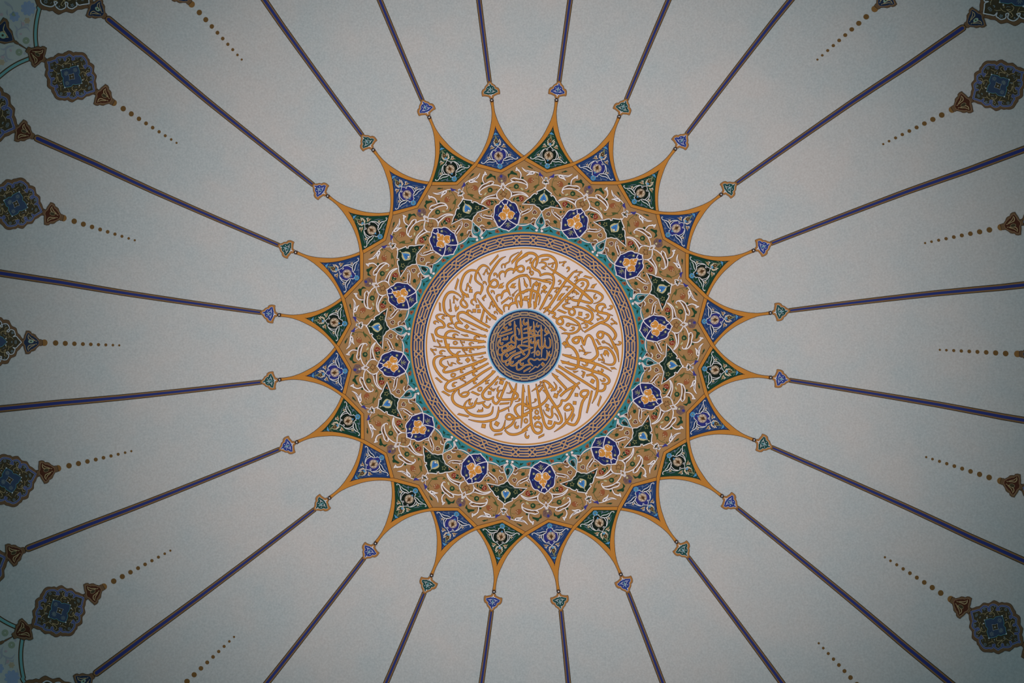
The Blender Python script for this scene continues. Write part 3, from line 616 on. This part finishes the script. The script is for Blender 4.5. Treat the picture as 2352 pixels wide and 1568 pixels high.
SLOTS = [sec(97.5, q, 'slot', None, 0, 6) for q in '''S 305 555 4 365 610 13 385 638 15 470 625 8 560 628 3; S 355 665 12 378 635 14; S 385 312 18 412 345 20 450 345 10 502 330 4; S 508 335 10 580 345 18 660 410 4; S 545 190 3 530 240 10 520 285 8; S 632 90 4 720 140 14 770 135 4; S 745 172 6 820 165 16; O 820 165 14;
   S 590 1068 12 650 1050 18 720 1020 14; S 530 1160 4 570 1122 20; S 540 1050 16 520 985 4; S 750 1300 12 810 1250 16 872 1208 14; P 788 1312 838 1285 850 1352; L 440 80 5 480 110 5'''.split(';')]
for i, d in enumerate(EVEN):
    for mir in (False, True):
        side = 'clockwise' if not mir else 'anticlockwise'
        t = thing('arabesque_spray', 'white-and-green scrollwork spray %s of the navy medallion %s' % (side, clock(d)), 'scrollwork', d, (-30 if mir else 30, 345), 'sprays of scrollwork round the ring')
        for n_, pc in SPRAY:
            if n_ == 'dark_slot':
                for q in SLOTS: part(t, n_, q, d, mirror=mir)
            else: part(t, n_, pc, d, mirror=mir)
# ---- blue medallions
NAVY = [
 ('field', sec(97.5, 'P 180 735 230 762 285 778 312 800 342 826 400 832 440 862 470 912 490 980 522 1050 538 1085 520 1170 505 1240 490 1310 450 1352 410 1388 370 1412 330 1432 275 1480', 'navy', None, 0, 7, 2)),
 ('white_border', sec(97.5, 'L 180 735 20 230 762 20 285 778 20 312 800 20 342 826 20 400 832 20 440 862 20 470 912 20 490 980 18 522 1050 18 538 1085 18 520 1170 18 505 1240 18 490 1310 18 450 1352 18 410 1388 18 370 1412 18 330 1432 18 275 1480 18', 'white', 'brown', .4, 8, 2)),
 ('stem', sec(97.5, 'S 238 1160 20 270 1215 20 330 1262 20 430 1320 20 500 1335 20; S 205 880 16 235 870 18 262 795 18', 'white', 'navy', .3, 9, 1)),
 ('trefoil', sec(97.5, 'Q 205 872 250 930 300 985 290 1030 250 1055 235 1120', 'ivory_gold', 'white', 1.0, 10, 2) + sec(97.5, 'Q 248 1085 275 1045 330 1022 380 1045 415 1085 385 1110 372 1165 325 1200 275 1180 248 1130', 'ivory_gold', 'white', 1.0, 10, 1)
   + sec(97.5, 'S 262 935 12 250 975 14 232 960 6; P 325 1165 335 1100 345 1170', 'white', None, 0, 12, 1) + sec(97.5, 'O 238 1112 26', 'white', None, 0, 12)),
 ('curl', sec(97.5, 'C 12 290 870 335 865 345 905 310 925 285 900; C 12 395 1175 440 1165 455 1200 420 1220 395 1200; S 360 905 10 385 950 22 400 1000 8', 'grey_leaf', None, 0, 8, 1) + sec(97.5, 'O 315 890 20; O 425 1190 20', 'cream', None, 0, 9, 1) + sec(97.5, 'O 450 1050 14', 's_blue', None, 0, 9, 1)),
 ('gold_flower', sec(97.5, 'S 262 1300 5 300 1290 10 335 1310 3; S 262 1320 5 300 1340 10 325 1370 3; S 262 1330 5 280 1365 10 285 1400 3', 'cream', None, 0, 9, 1) + sec(97.5, 'O 262 1315 24 40', 's_olive', None, 0, 10)),
 ('mauve_palmette', sec(97.5, 'Q 108 195 80 212 62 240 30 262 22 300 34 330 45 365 75 385 108 388', 'mauve', 'umber', .3, 5, 2) + sec(97.5, 'S 100 330 5 70 300 12 50 290 4; S 100 345 5 75 350 10 55 360 4', 'brown', None, 0, 7, 1) + sec(97.5, 'O 108 240 30 34', 'violet', 'mauve', .4, 7) + sec(97.5, 'O 120 342 23', 'cream', None, 0, 8)),
 ('white_fork', sec(97.5, 'S 118 385 18 160 440 18 200 485 18', 'white', 'brown', .4, 6, 1)),
 ('star_lotus', sec(97.5, 'C 12 150 575 190 620 240 632 205 665 200 710 170 680 160 690 130 700 130 655 80 650 125 625', 'umber', None, 0, 5) + sec(97.5, 'P 60 570 110 585 115 620 80 600; P 195 610 225 560 260 550 235 590', 'olive', None, 0, 4)),
]
for d in EVEN:
    t = thing('navy_medallion', 'scalloped navy medallion with golden trefoil in the tan ring, %s' % clock(d), 'medallion', d, (0, 304), 'navy medallions round the tan ring')
    for n_, pc in NAVY: part(t, n_, pc, d)
# ---- green medallions
GREEN = [
 ('field', sec(82.5, 'P 1115 488 1060 520 1010 545 960 565 912 585 925 622 900 648 878 622 840 637 800 670 770 710 720 740 680 770 640 812 578 863 700 868 860 882 900 920 960 950 990 1000 1030 1045', 'deep_green', None, 0, 7, 2)),
 ('white_border', sec(82.5, 'L 1118 488 20 1060 520 20 1010 545 20 960 565 20 912 585 18 925 622 16 900 648 16 878 622 16 840 637 20 800 670 20 770 710 20 720 740 20 680 770 20 640 812 18 578 863 16 700 868 18 860 882 18 900 920 18 960 950 18 990 1000 18 1030 1045 16', 'white', 'brown', .45, 8, 2)),
 ('palmette', sec(82.5, 'P 1102 553 1085 595 1040 640 1002 655 975 690 957 720 950 760 975 790 1005 830 1050 865', 'cream', None, 0, 9, 2) + sec(82.5, 'P 1098 628 1060 652 1012 708 982 765 1000 790 1040 785 1065 765', 'blue', 'navy', .25, 10, 2)
   + sec(82.5, 'S 1046 672 3 1056 725 8 1063 760 4; S 1018 712 3 1036 750 8 1050 772 4; S 992 765 3 1020 775 7 1045 782 3', 'navy', None, 0, 12, 1) + sec(82.5, 'O 1072 793 21', 'white', 'leaf', .8, 12) + sec(82.5, 'S 1070 830 10 1065 850 16 1060 870 6', 'vine', None, 0, 12)),
 ('side_flower', sec(82.5, 'F 838 780 36 5 20 14', 'olive', None, 0, 9, 1) + sec(82.5, 'O 838 780 26', 'deep_green', 'cream', .3, 10, 1) + sec(82.5, 'O 838 800 10', 'black', None, 0, 12, 1)),
 ('rust_bud', sec(82.5, 'P 680 820 720 790 750 840 710 845', 'rust', None, 0, 9, 1) + sec(82.5, 'O 752 838 9', 'cream', None, 0, 10, 1)),
 ('vine', sec(82.5, 'S 880 880 10 950 870 22 1010 900 12 1050 930 20; S 780 850 12 860 855 20 900 880 8; S 940 640 10 960 615 14', 'grey_leaf', None, 0, 8, 1)),
 ('crown', sec(82.5, 'C 16 1142 262 1112 308 1065 332 1040 365 1038 395 1085 392 1118 425 1142 400', 'white', 'brown', .5, 7, 1) + sec(82.5, 'P 1142 270 1118 305 1142 330; P 1060 372 1085 348 1108 368 1118 402 1085 382', 'deep_green', None, 0, 8, 1) + sec(82.5, 'S 1118 420 16 1116 460 16 1113 492 16', 'white', 'brown', .5, 7)),
]
for d in ODD:
    t = thing('green_medallion', 'pointed dark green medallion with blue palmette in the tan ring, %s' % clock(d), 'medallion', d, (0, 338), 'green medallions round the tan ring')
    for n_, pc in GREEN: part(t, n_, pc, d)
DROP = [
 ('field', sec(82.5, 'Q 1032 1045 985 1110 930 1190 888 1250 880 1300 900 1350 930 1385 985 1400', 'teal', None, 0, 5, 2)),
 ('white_border', sec(82.5, 'S 1012 1050 14 970 1130 16 910 1210 18 882 1270 18 892 1340 18 932 1388 16 948 1412 10', 'white', 'brown', .45, 7, 1)),
 ('lotus', sec(82.5, 'S 1018 1135 4 970 1190 10 950 1240 12 925 1290 14 960 1300 10 985 1320 8', 'pink', None, 0, 7, 1) + sec(82.5, 'O 1012 1235 36 72', 'deep_green', 'black', .3, 8)),
 ('tendril', sec(82.5, 'S 1000 1330 8 985 1380 10 950 1430 8 925 1450 5; S 925 1420 8 870 1440 8 830 1425 6', 'leaf', None, 0, 7, 1)),
]
for d in ODD:
    t = thing('turquoise_drop', 'turquoise teardrop with pink lotus below the green medallion %s' % clock(d), 'ornament', d, (0, 285), 'turquoise teardrops on the ring')
    for n_, pc in DROP: part(t, n_, pc, d)
# ================================================================ the star: 24 blades
def resample(pts, n):
    c = catmull(pts, False, 1.5)
    L = [0]
    for i in range(1, len(c)): L.append(L[-1] + math.hypot(c[i][0] - c[i - 1][0], c[i][1] - c[i - 1][1]))
    out, j = [], 0
    for i in range(n + 1):
        t = L[-1] * i / n
        while j < len(L) - 2 and L[j + 1] < t: j += 1
        q = (t - L[j]) / ((L[j + 1] - L[j]) or 1)
        out.append(tuple(c[j][m] + (c[j + 1][m] - c[j][m]) * q for m in (0, 1)))
    return out
cv = zoomconv(82.5, 1080, 170, 6.272)
OUT_E = [cv(*p) for p in [(1178, 612), (1170, 640), (1140, 710), (1100, 790), (1060, 865), (1010, 940), (955, 1010), (900, 1070), (835, 1130), (770, 1180), (715, 1213)]]
OUT_F = [cv(*p) for p in [(715, 1213), (600, 1282), (500, 1342), (436, 1378)]]
INN_E = [cv(*p) for p in [(1200, 745), (1165, 815), (1130, 870), (1075, 945), (1020, 1010), (950, 1080), (880, 1145), (825, 1192), (786, 1232)]]
INN_F = [cv(*p) for p in [(786, 1232), (700, 1283), (600, 1338), (500, 1394), (441, 1425)]]
def arm():
    o = resample(OUT_E, 24) + resample(OUT_F, 12)[1:]
    n = resample(INN_E, 24) + resample(INN_F, 12)[1:]
    V = [p for ab in zip(o, n) for p in ab]
    F = [(2 * i, 2 * i + 1, 2 * i + 3, 2 * i + 2) for i in range(len(o) - 1)]
    return V, F, o, n
AV, AF, AO, AN = arm()
def arm_pieces(side, lay):
    f = (lambda p: p) if side > 0 else (lambda p: (-p[0],) + tuple(p[1:]))
    return [([f(p) for p in AV], AF, lay, 'gold'), ribbon([f(p) + (.95,) for p in AO], False, 0, False) + (lay + 1, 'ink'), ribbon([f(p) + (.95,) for p in AN], False, 0, False) + (lay + 1, 'ink')]
stem_l = [cv(*p) for p in [(1220, 372), (1218, 408), (1212, 470), (1196, 555), (1174, 625), (1166, 645)]]
stem = stem_l + [cv(1184, 700), (0, cv(1200, 752)[1])]
stem = stem + [(-p[0], p[1]) for p in reversed(stem[:-1])]
fx, fy, fs = 1100, 270, 11.2
def st(txt, mat, line=None, lw=0, layer=0, mirror=0): return sec(97.5, txt, mat, line, lw, layer, mirror, fx, fy, fs)
BLADE = [
 ('field', st('P 395 184 510 372 610 525 694 640 776 740 904 872 1015 950 1120 1030 830 1204 690 1280 548 1348', 'star_blue', None, 0, 1, 2)),
 ('cartouche', st('P 465 738 560 800 640 835 690 900 705 990 685 1050 625 1085 612 1150 560 1200 530 1205', 'cart_blue', None, 0, 3, 2)),
 ('grey_sprig', st('''S 740 840 8 790 880 14 840 910 10 860 960 12 910 990 10; O 850 1000 14; S 690 1140 10 740 1180 16 760 1150 12 850 1130 16 880 1110 8; S 600 1240 6 660 1240 8 720 1210 6; F 735 1185 18 5 12 8; O 855 1130 20 12; S 330 310 3 330 312 3; S 565 610 6 610 610 7 630 650 5''', 's_grey', None, 0, 3, 1)),
 ('white_scroll', st('''S 465 722 12 520 768 12 580 800 12; S 592 802 12 582 838 12 552 832 11 556 806 8; S 595 800 12 660 820 14 720 880 16 752 950 16 745 1010 12; S 650 830 10 690 880 12 705 940 13 702 1000 14 688 1050 14 642 1060 14 628 1092 14; S 642 1062 14 720 1022 16 800 1005 17 870 1030 17 930 1065 15 990 1050 15 1000 1020 12 972 1020 10;
   S 640 1098 14 720 1095 16 800 1065 15 880 1070 12; S 630 1095 12 612 1130 12 622 1172 16; S 606 1160 10 575 1200 12''', 's_white', 's_black', .35, 5, 1)),
 ('dark_slot', st('S 652 1080 16 740 1042 18 840 1035 4; S 722 900 5 730 960 18 712 1010 5', 's_black', None, 0, 7, 1)),
 ('side_blossom', st('F 798 958 22 4 16 12', 's_beige', 's_black', .2, 3, 1) + st('O 798 958 12', 's_brown', None, 0, 6, 1)),
 ('bud', st('P 560 740 600 725 632 660 660 720 715 775 670 760 625 770', 's_tan', None, 0, 3, 1) + st('S 565 738 4 610 720 8 628 668 12; S 640 675 10 668 695 8 672 715 3', 's_white', None, 0, 4, 1) + st('O 635 727 11', 's_black', None, 0, 5, 1)),
 ('lotus', st('F 505 985 92 19 30 9 12', 's_beige', 's_brown', .3, 5) + st('F 505 985 66 13 30 9 5', 's_beige', 's_brown', .3, 7) + st('F 505 985 38 9 26 9 5; O 505 985 30', 's_tan', 's_brown', .25, 9) + st('P 492 895 540 975 505 1025 455 975', 's_brown', None, 0, 11) + st('P 480 1095 545 1085 517 1140', 's_blue', None, 0, 9)),
 ('upper_lotus', st('O 528 575 34 11 -72; O 548 612 34 12 -62; O 548 655 34 12 -40; O 540 692 32 12 -15; O 515 710 26 10 10; O 505 610 30 9 -70', 's_beige', 's_brown', .2, 3, 1) + st('P 425 440 465 520 505 600 480 660 420 670 390 620', 's_olive', None, 0, 5) + st('P 440 530 490 610 480 650 420 655 405 610', 's_brown', None, 0, 6) + st('O 447 605 14', 's_tan', 's_black', .3, 7)
   + st('P 430 680 460 655 495 675 495 720 465 695 430 725', 's_blue', None, 0, 7) + st('S 350 540 6 365 500 12 400 480 10 425 450 6; S 520 500 6 500 480 12 460 470 10', 's_olive', None, 0, 5)),
 ('blue_tip', st('P 360 440 400 405 418 380 440 395 490 420 495 440 455 430 440 450 420 430 395 450', 's_blue', None, 0, 4) + st('K 6 395 315 430 315 430 350 395 350', 's_grey', None, 0, 4) + st('P 396 225 418 295 390 300', 's_teal', None, 0, 4)),
 ('rosette', st('F 540 1250 45 10 22 14', 's_blue', None, 0, 5) + st('K 8 475 1250 495 1200 540 1184 585 1200 606 1250 585 1298 540 1316 495 1298', 's_blue', None, 0, 4) + st('O 540 1250 34', 's_teal', None, 0, 7) + st('O 540 1250 20', 'star_blue', None, 0, 8) + st('O 540 1250 9', 's_beige', None, 0, 9)),
 ('gold_frame', arm_pieces(-1, 9) + arm_pieces(1, 11) + [fill(stem) + (13, 'gold')]
   + [ribbon([p + (.95,) for p in stem_l], False, 0, True) + (14, 'ink'), ribbon([(-p[0], p[1], .95) for p in stem_l], False, 0, True) + (14, 'ink')]),
]
for i in range(24):
    d = 97.5 - 15 * i
    green = i % 2 == 1
    t = thing('star_point', '%s curved star point with gold edges and lotus flowers, %s' % ('dark green' if green else 'blue', clock(d)), 'star point', d, (0, 440), '%s star points' % ('green' if green else 'blue'))
    sw = {'star_blue': 'star_green', 'cart_blue': 'cart_green'} if green else None
    for n_, pc in BLADE: part(t, n_, pc, d, swap=sw)
# ================================================================ finials and spokes
def fn(txt, mat, line=None, lw=0, layer=0, mirror=0): return sec(82.5, txt, mat, line, lw, layer, mirror, 1230, 160, 19.6)
FIN = [
 ('frame', fn('Q 1030 500 1090 530 1150 600 1190 675 1255 745 1290 850 1355 885 1398 975 1395 1080 1370 1180 1290 1172 1190 1185 1065 1215 1050 1270 1000 1290', 'f_gold', 'f_line', .75, 3, 2)),
 ('field', fn('P 1022 590 1085 640 1105 710 1175 760 1215 830 1205 900 1280 950 1310 1020 1298 1075 1220 1080 1120 1110 1060 1120 990 1150 960 1215', 'f_navy', 'f_white', .45, 5, 2)),
 ('scroll', fn('S 1240 1010 4 1170 1000 14 1090 1020 18 1030 1010 14; S 1160 1000 12 1090 900 12 1000 780 10; S 1075 1120 14 1010 1110 22 975 1180 16 965 1240 8; S 1080 960 10 1110 1000 8', 'f_white', None, 0, 7, 1) + fn('O 1130 835 17', 'f_white', None, 0, 7, 1) + fn('O 1012 672 20; O 1005 712 9', 'f_white', None, 0, 7)),
 ('lotus', fn('Q 992 770 1040 860 1045 920 1010 985 975 1060 985 1000', 'f_teal', None, 0, 8, 2) + fn('O 985 885 20', 'f_white', None, 0, 9) + fn('O 988 885 12', 'f_black', None, 0, 10)),
 ('rosette', fn('F 945 1355 68 8 38 24 22', 'f_black', None, 0, 15) + fn('O 945 1355 22', 'f_white', None, 0, 16)),
]
for i in range(24):
    d = 97.5 - 15 * i
    gr = i % 2 == 0
    t = thing('finial', 'small %s palmette finial with gold edge on the star tip %s' % ('dark green' if gr else 'blue', clock(d)), 'finial', d, (0, 592), '%s finials on the star tips' % ('green' if gr else 'blue'))
    for n_, pc in FIN: part(t, n_, pc, d, swap={'f_navy': 'f_green'} if gr else None)
    r0, r1 = 607, 1248
    n = 64
    def lane(h0, h1, a, b, pinch):
        pts = []
        for q in range(n + 1):
            y = a + (b - a) * q / n
            pts.append((0, y, 2 * (h0 + (h1 - h0) * q / n)))
        pre = [(0, a - pinch, .3), (0, a - pinch * .5, h0 * 1.25)] if pinch else []
        post = [(0, b + h1 * .5, h1 * 1.75), (0, b + h1 * .85, h1 * 1.05), (0, b + h1, .5)]
        return pre + pts + post
    bd = stray(d)
    t = thing('spoke', 'long blue and gold spoke line radiating from the finial %s' % clock(d), 'spoke', d, (0, 900), 'spoke lines on the dome')
    part(t, 'gold_band', [ribbon(lane(5.7, 8.7, r0 + 5, r1 - 8, 5), False, 0, False) + (1, 'spoke_line'), ribbon(lane(4.5, 7.2, r0 + 5, r1 - 8, 5), False, 0, False) + (2, 'spoke_gold')], d, bend=bd)
    part(t, 'blue_core', [ribbon(lane(2.0, 3.7, r0 + 9, r1 - 8, 3), False, 0, False) + (3, 'spoke_blue')], d, bend=bd)
# ================================================================ strings of dots
DOTS = [(98.6, 7.6), (125, 6.4), (147.5, 6.0), (168.8, 5.3), (188.6, 4.6), (207, 4.3), (224.9, 3.9), (242, 3.6), (258.5, 3.1), (273.3, 2.6)]
def rho(u): return 942.5 + (273.3 - u) * 148.7 / 148.3
for i in range(24):
    d = 90 - 15 * i
    if not in_frame(d, [(0, 942), (0, 1000), (0, 1060)], 6): continue
    t = thing('dot_string', 'string of shrinking bronze dots pointing to the centre, %s' % clock(d), 'dots', d, (0, 1010), 'strings of bronze dots')
    for q, (u, r) in enumerate(DOTS):
        if not in_frame(d, [(0, rho(u))], 8): continue
        part(t, 'dot', [fill(circle(0, rho(u), r, 24)) + (2, 'dot_big' if q == 0 else 'dot')], d)
# ================================================================ outer palmettes
pc_ = zoomconv(180, 0, 700, 7.127)
def pm(txt, mat, line=None, lw=0, layer=0, mirror=0): return prims(parse(txt, pc_, 7.127), mat, line, lw, layer, mirror)
PALM = [
 ('frame', pm('P 690 575 660 566 640 570 600 530 575 490 545 475 515 470 500 440 470 425 425 425 415 460 395 510 385 560 365 570 340 572', 'o_brown', 'o_line', .8, 5, 2)),
 ('field', pm('P 632 597 600 558 580 540 555 525 540 510 510 500 490 472 462 458 445 457 425 500 410 560 385 592', 'o_navy', 'o_tan', .55, 7, 2)),
 ('scroll', pm('S 468 480 8 452 520 12 470 562 12 520 574 10 560 585 8; S 470 500 7 500 540 11 540 562 9 575 590 9; S 600 590 8 580 597 10', 'o_khaki', None, 0, 9, 1)),
 ('lotus', pm('O 500 597 42 26', 'o_sage', 'o_khaki', .5, 9) + pm('O 500 597 14', 'o_dark', None, 0, 11)),
]
def palmette(d, kind, shift, flip, where):
    if not in_frame(d, [(x, (2481 - y if flip else y + shift)) for x in (-24, 0, 24) for y in (1110, 1160)], 4): return
    y = 2481 - 1140 if flip else 1140 + shift
    t = thing('palmette', 'small %s palmette, %s' % ('dark teal' if kind else 'dark brown', where), 'palmette', d, (0, y), 'dark palmettes round the dome')
    sw = None if kind else {'o_navy': 'o_umber', 'o_sage': 'o_dark'}
    for n_, pc in PALM: part(t, n_, pc, d, swap=sw, shift=shift, flip=flip, bend=stray(d))
# ================================================================ lobed medallions
mc_ = zoomconv(150, 100, 110, 12.06)
def md(txt, mat, line=None, lw=0, layer=0, mirror=0): return prims(parse(txt, mc_, 12.06), mat, line, lw, layer, mirror)
O_IN = '90 395 190 370 300 325 335 350 355 395 370 390 340 320 350 275 420 240 480 240 530 240 560 260 565 320 600 320 590 230 650 210 700 165 750 200 800 240 790 310 770 320 820 300 845 310 840 250 880 210 960 215 1050 205 1120 250 1170 320 1200 380 1200 440 1170 480 1120 480 1160 550 1190 490 1250 490 1320 540 1335 610 1320 680 1270 700 1210 710 1250 760 1300 730 1350 740 1400 810 1385 880 1370 930 1290 940 1370 970 1390 1060 1415 1185'
def shrink(txt, f):
    v = [float(q) for q in txt.split()]
    return ' '.join('%.0f' % (765 + (q - 765) * f if i % 2 == 0 else 780 + (q - 780) * f) for i, q in enumerate(v))
MED = [
 ('frame', md('Q -95 222 -10 283 60 314 130 292 200 262 270 260 310 215 350 190 400 150 460 160 530 165 580 130 630 110 680 80 740 85 790 110 830 135 880 115 960 125 1060 125 1130 150 1190 210 1220 280 1265 330 1275 400 1330 430 1395 490 1395 560 1390 660 1430 720 1465 780 1450 850 1435 920 1460 1000 1465 1100 1500 1150 1550 1178 1640 1236', 'o_brown', 'o_line', .8, 3, 2)),
 ('field', md('Q ' + shrink(O_IN, .97), 'o_dark', None, 0, 4, 2)),
 ('lilac_band', None),
 ('scroll', md('''S 655 275 10 700 290 13 700 350 13 620 410 14 575 440 8; S 580 450 12 650 430 13 720 420 14 745 470 14 720 520 8; S 310 460 6 370 440 11 440 450 11 480 490 10; S 480 480 10 540 430 11 600 400 6; S 800 370 8 850 400 11 960 355 10; S 850 400 8 870 470 8; S 1040 400 6 1050 470 10 1110 550 11 990 550 6;
   S 1260 640 10 1210 610 13 1160 680 13 1140 780 13 1110 700 10; S 1020 720 8 1040 660 13 1110 660 14 1150 700 8; S 1190 770 8 1190 850 11 1150 910 10; S 1190 880 10 1230 950 11 1240 1010 6; S 640 290 6 600 370 8 570 420 6; S 1150 700 8 1200 700 8 1235 650 5; C 8 520 480 545 480 545 505 520 505; C 8 1095 840 1120 840 1120 865 1095 865''', 'o_khaki', None, 0, 10, 1)),
 ('grey_sprig', md('F 440 315 26 5 20 12; F 1310 830 26 5 20 12; F 225 460 26 6 16 10; S 500 500 8 530 540 14 560 545 8; S 1060 730 8 1070 790 14 1100 800 8; F 520 490 18 4 14 8; S 260 540 8 300 560 14 340 600 8; S 780 400 8 800 440 10; S 930 440 8 960 430 12; S 1220 930 8 1250 960 12; F 1270 1080 24 6 14 9; S 600 300 8 640 250 8; S 1190 470 8 1230 520 10 1260 530 6; O 345 530 20 12; O 1175 1030 20 12; F 1045 320 30 7 18 10; S 890 280 12 930 300 14 950 270 8; S 1120 400 12 1100 440 12; O 700 215 22 14; O 1240 560 22 14; O 420 700 14', 'o_grey', None, 0, 10, 1)),
 ('teal_square', md('P 455 605 560 590 620 560 690 580 750 530 830 510 930 490 960 560 990 660 960 740 1010 800 1030 890 1045 965', 'o_blue', 'o_teal', .75, 11, 2)),
 ('blossom', md('F 612 688 40 8 30 9; F 860 602 40 8 30 9; ', 'o_grey', None, 0, 14, 1)),
 ('star', md('P 680 730 765 720 815 690 830 780 845 850 765 850 700 880 700 790', 'o_dark', 'o_white', .5, 15) + md('F 765 782 16 4 16 5', 'o_white', None, 0, 17)),
 ('pearl', md('O 465 605 18; O 935 485 20; O 1045 965 16; O 975 1028 18; O 790 448 12', 'o_white', None, 0, 17, 1)),
]
def band_(w, mat, lay):
    v = [float(q) for q in shrink(O_IN, .97).split()]
    h = [mc_(v[i], v[i + 1]) for i in range(0, len(v), 2)]
    return ribbon([p + (w,) for p in h + [(-p[0], p[1]) for p in reversed(h)]], True, 0, True) + (lay, mat)
BAND = ([band_(4.4, 'o_white', 6), band_(3.7, 'o_lilac', 7)], [band_(3.0, 'o_line', 6), band_(2.0, 'o_white', 7)])
def medallion(d, kind, scale, yc, where):
    if not in_frame(d, [(60 * scale * math.cos(a / 4), yc + 68 * scale * math.sin(a / 4)) for a in range(25)], 2): return
    t = thing('lobed_medallion', 'lobed dark medallion %s, %s' % (('with white inner outline' if kind else 'with lilac-blue inner band'), where), 'medallion', d, (0, yc), 'lobed medallions round the dome')
    sw = {'o_lilac': 'o_white'} if kind else None
    for n_, pc in MED:
        if pc is None: pc, n_ = (BAND[1], 'white_band') if kind else (BAND[0], n_)
        part(t, n_, pc, d, swap=sw, scale=scale, y0=1238.0, shift=yc - 1238.0, bend=stray(d))
for i in range(24):
    d = 90 - 15 * i
    k = 1 if (d % 45) == 0 else 0
    palmette(d, k, 0 if k else -4, False, 'inner end of the medallion chain %s' % clock(d))
    palmette(d, k, 0, True, 'outer end of the medallion chain %s' % clock(d))
    medallion(d, k, 1.0, 1238, 'on the chain %s' % clock(d))
    d = 97.5 - 15 * i
    k = 1 if abs((d % 45) - 37.5) < .1 and True else 0
    if abs(d % 90 - 52.5) < .1 or abs(d % 90 - 37.5) < .1: k = 1
    palmette(d, k, 126, False, 'at the outer end of the spoke %s' % clock(d))
    medallion(d, k, 1.3, 1385, 'beyond the spoke %s' % clock(d))
# ================================================================ turquoise arches and pale floral corners
xc = zoomconv(142.5, 0, 0, 6.03)
half = [xc(*p) for p in [(505, 680), (493, 560), (490, 450), (500, 330), (520, 220), (545, 120), (575, 40)]]
full = half + [(-p[0], p[1]) for p in reversed(half)]
def xm(deg, txt, mat, line=None, lw=0, layer=0, mirror=0): return prims(parse(txt, zoomconv(deg, 0, 0, 6.03), 6.03), mat, line, lw, layer, mirror)
for i in range(24):
    d = 97.5 - 15 * i
    if not in_frame(d, full, 2): continue
    t = thing('turquoise_arch', 'turquoise arch line with dark edges curving behind the medallion, %s' % clock(d), 'arch', d, full[3], 'turquoise arches at the picture corners')
    part(t, 'dark_edge', [ribbon([p + (11.4,) for p in full]) + (2, 'x_line')], d)
    part(t, 'turquoise_band', [ribbon([p + (6.2,) for p in full]) + (3, 'x_teal')], d)
FLOR = [
 ('ground', xm(150, 'P 440 735 478 640 478 560 478 450 488 330 508 220 533 120 560 40 600 -60 300 -400 -300 -300 -500 -120', 'x_ground', None, 0, 0, 2)),
 ('green_disc', xm(150, 'O 360 562 48', 'x_green', None, 0, 1, 1) + xm(150, 'O 360 562 10', 'x_ground', None, 0, 2, 1)),
 ('blue_flower', xm(150, 'F 200 230 42 7 34 26; F 390 115 62 9 46 30', 'x_blue', None, 0, 1, 1) + xm(150, 'O 200 230 30; O 385 115 48', 'x_blue', 'x_grey', .5, 2, 1)),
 ('green_bud', xm(150, 'P 185 160 215 215 190 225 155 205', 'x_green', None, 0, 4, 1) + xm(150, 'F 375 285 20 6 26 16', 'x_olive', None, 0, 1, 1)),
 ('grey_scroll', xm(150, '''S 250 540 8 225 470 30 235 400 26 200 350 8; S 240 420 10 300 385 26 370 380 22 415 440 5; S 290 390 8 300 330 20 285 280 6; S 160 90 12 110 60 40 60 20 20; S 100 130 6 95 180 26 110 215 4; S 330 350 8 390 340 22 392 372 3; S 450 240 8 470 180 14 480 100 10; O 410 625 16; S 120 60 8 160 100 26 180 150 6''', 'x_grey', None, 0, 1, 1)),
 ('pink_petal', xm(150, 'P 300 330 290 300 310 310; O 320 330 18 26; O 285 470 20 14; O 20 200 22', 'x_pink', None, 0, 2, 1)),
]
for i in range(24):
    d = 90 - 15 * i
    if not in_frame(d, [(-60, 1400), (0, 1345), (60, 1400), (0, 1400)], 0): continue
    t = thing('floral_spandrel', 'pale grey-green corner panel painted with faint blue flowers, %s' % clock(d), 'painted panel', d, (0, 1390), 'pale floral corner panels')
    for n_, pc in FLOR: part(t, n_, pc, d)
    t = thing('large_palmette', 'dark navy palmette with brown edge on the floral corner panel %s' % clock(d), 'palmette', d, (0, 1420), 'large palmettes on the floral panels')
    part(t, 'frame', xm(150, 'P 420 712 345 668 262 622 252 590 222 565 200 560 180 500 165 430 120 380 118 310 90 265 45 245 0 310 -60 340', 'o_brown', 'o_line', .8, 4, 2), d)
    part(t, 'field', xm(150, 'P 172 555 165 500 150 460 120 420 85 370 75 300 55 290 0 340 -40 360', 'o_navy', 'o_tan', .5, 6, 2), d)
    part(t, 'scroll', xm(150, 'S 60 330 10 40 400 14 60 440 14 110 520 10; S 50 430 10 0 440 10', 'o_khaki', None, 0, 8, 1), d)
    part(t, 'lotus', xm(150, 'O 30 485 52 40 30', 'o_sage', 'o_khaki', .6, 8) + xm(150, 'O 30 485 16', 'o_dark', None, 0, 10), d)
print('objects', len(bpy.data.objects))
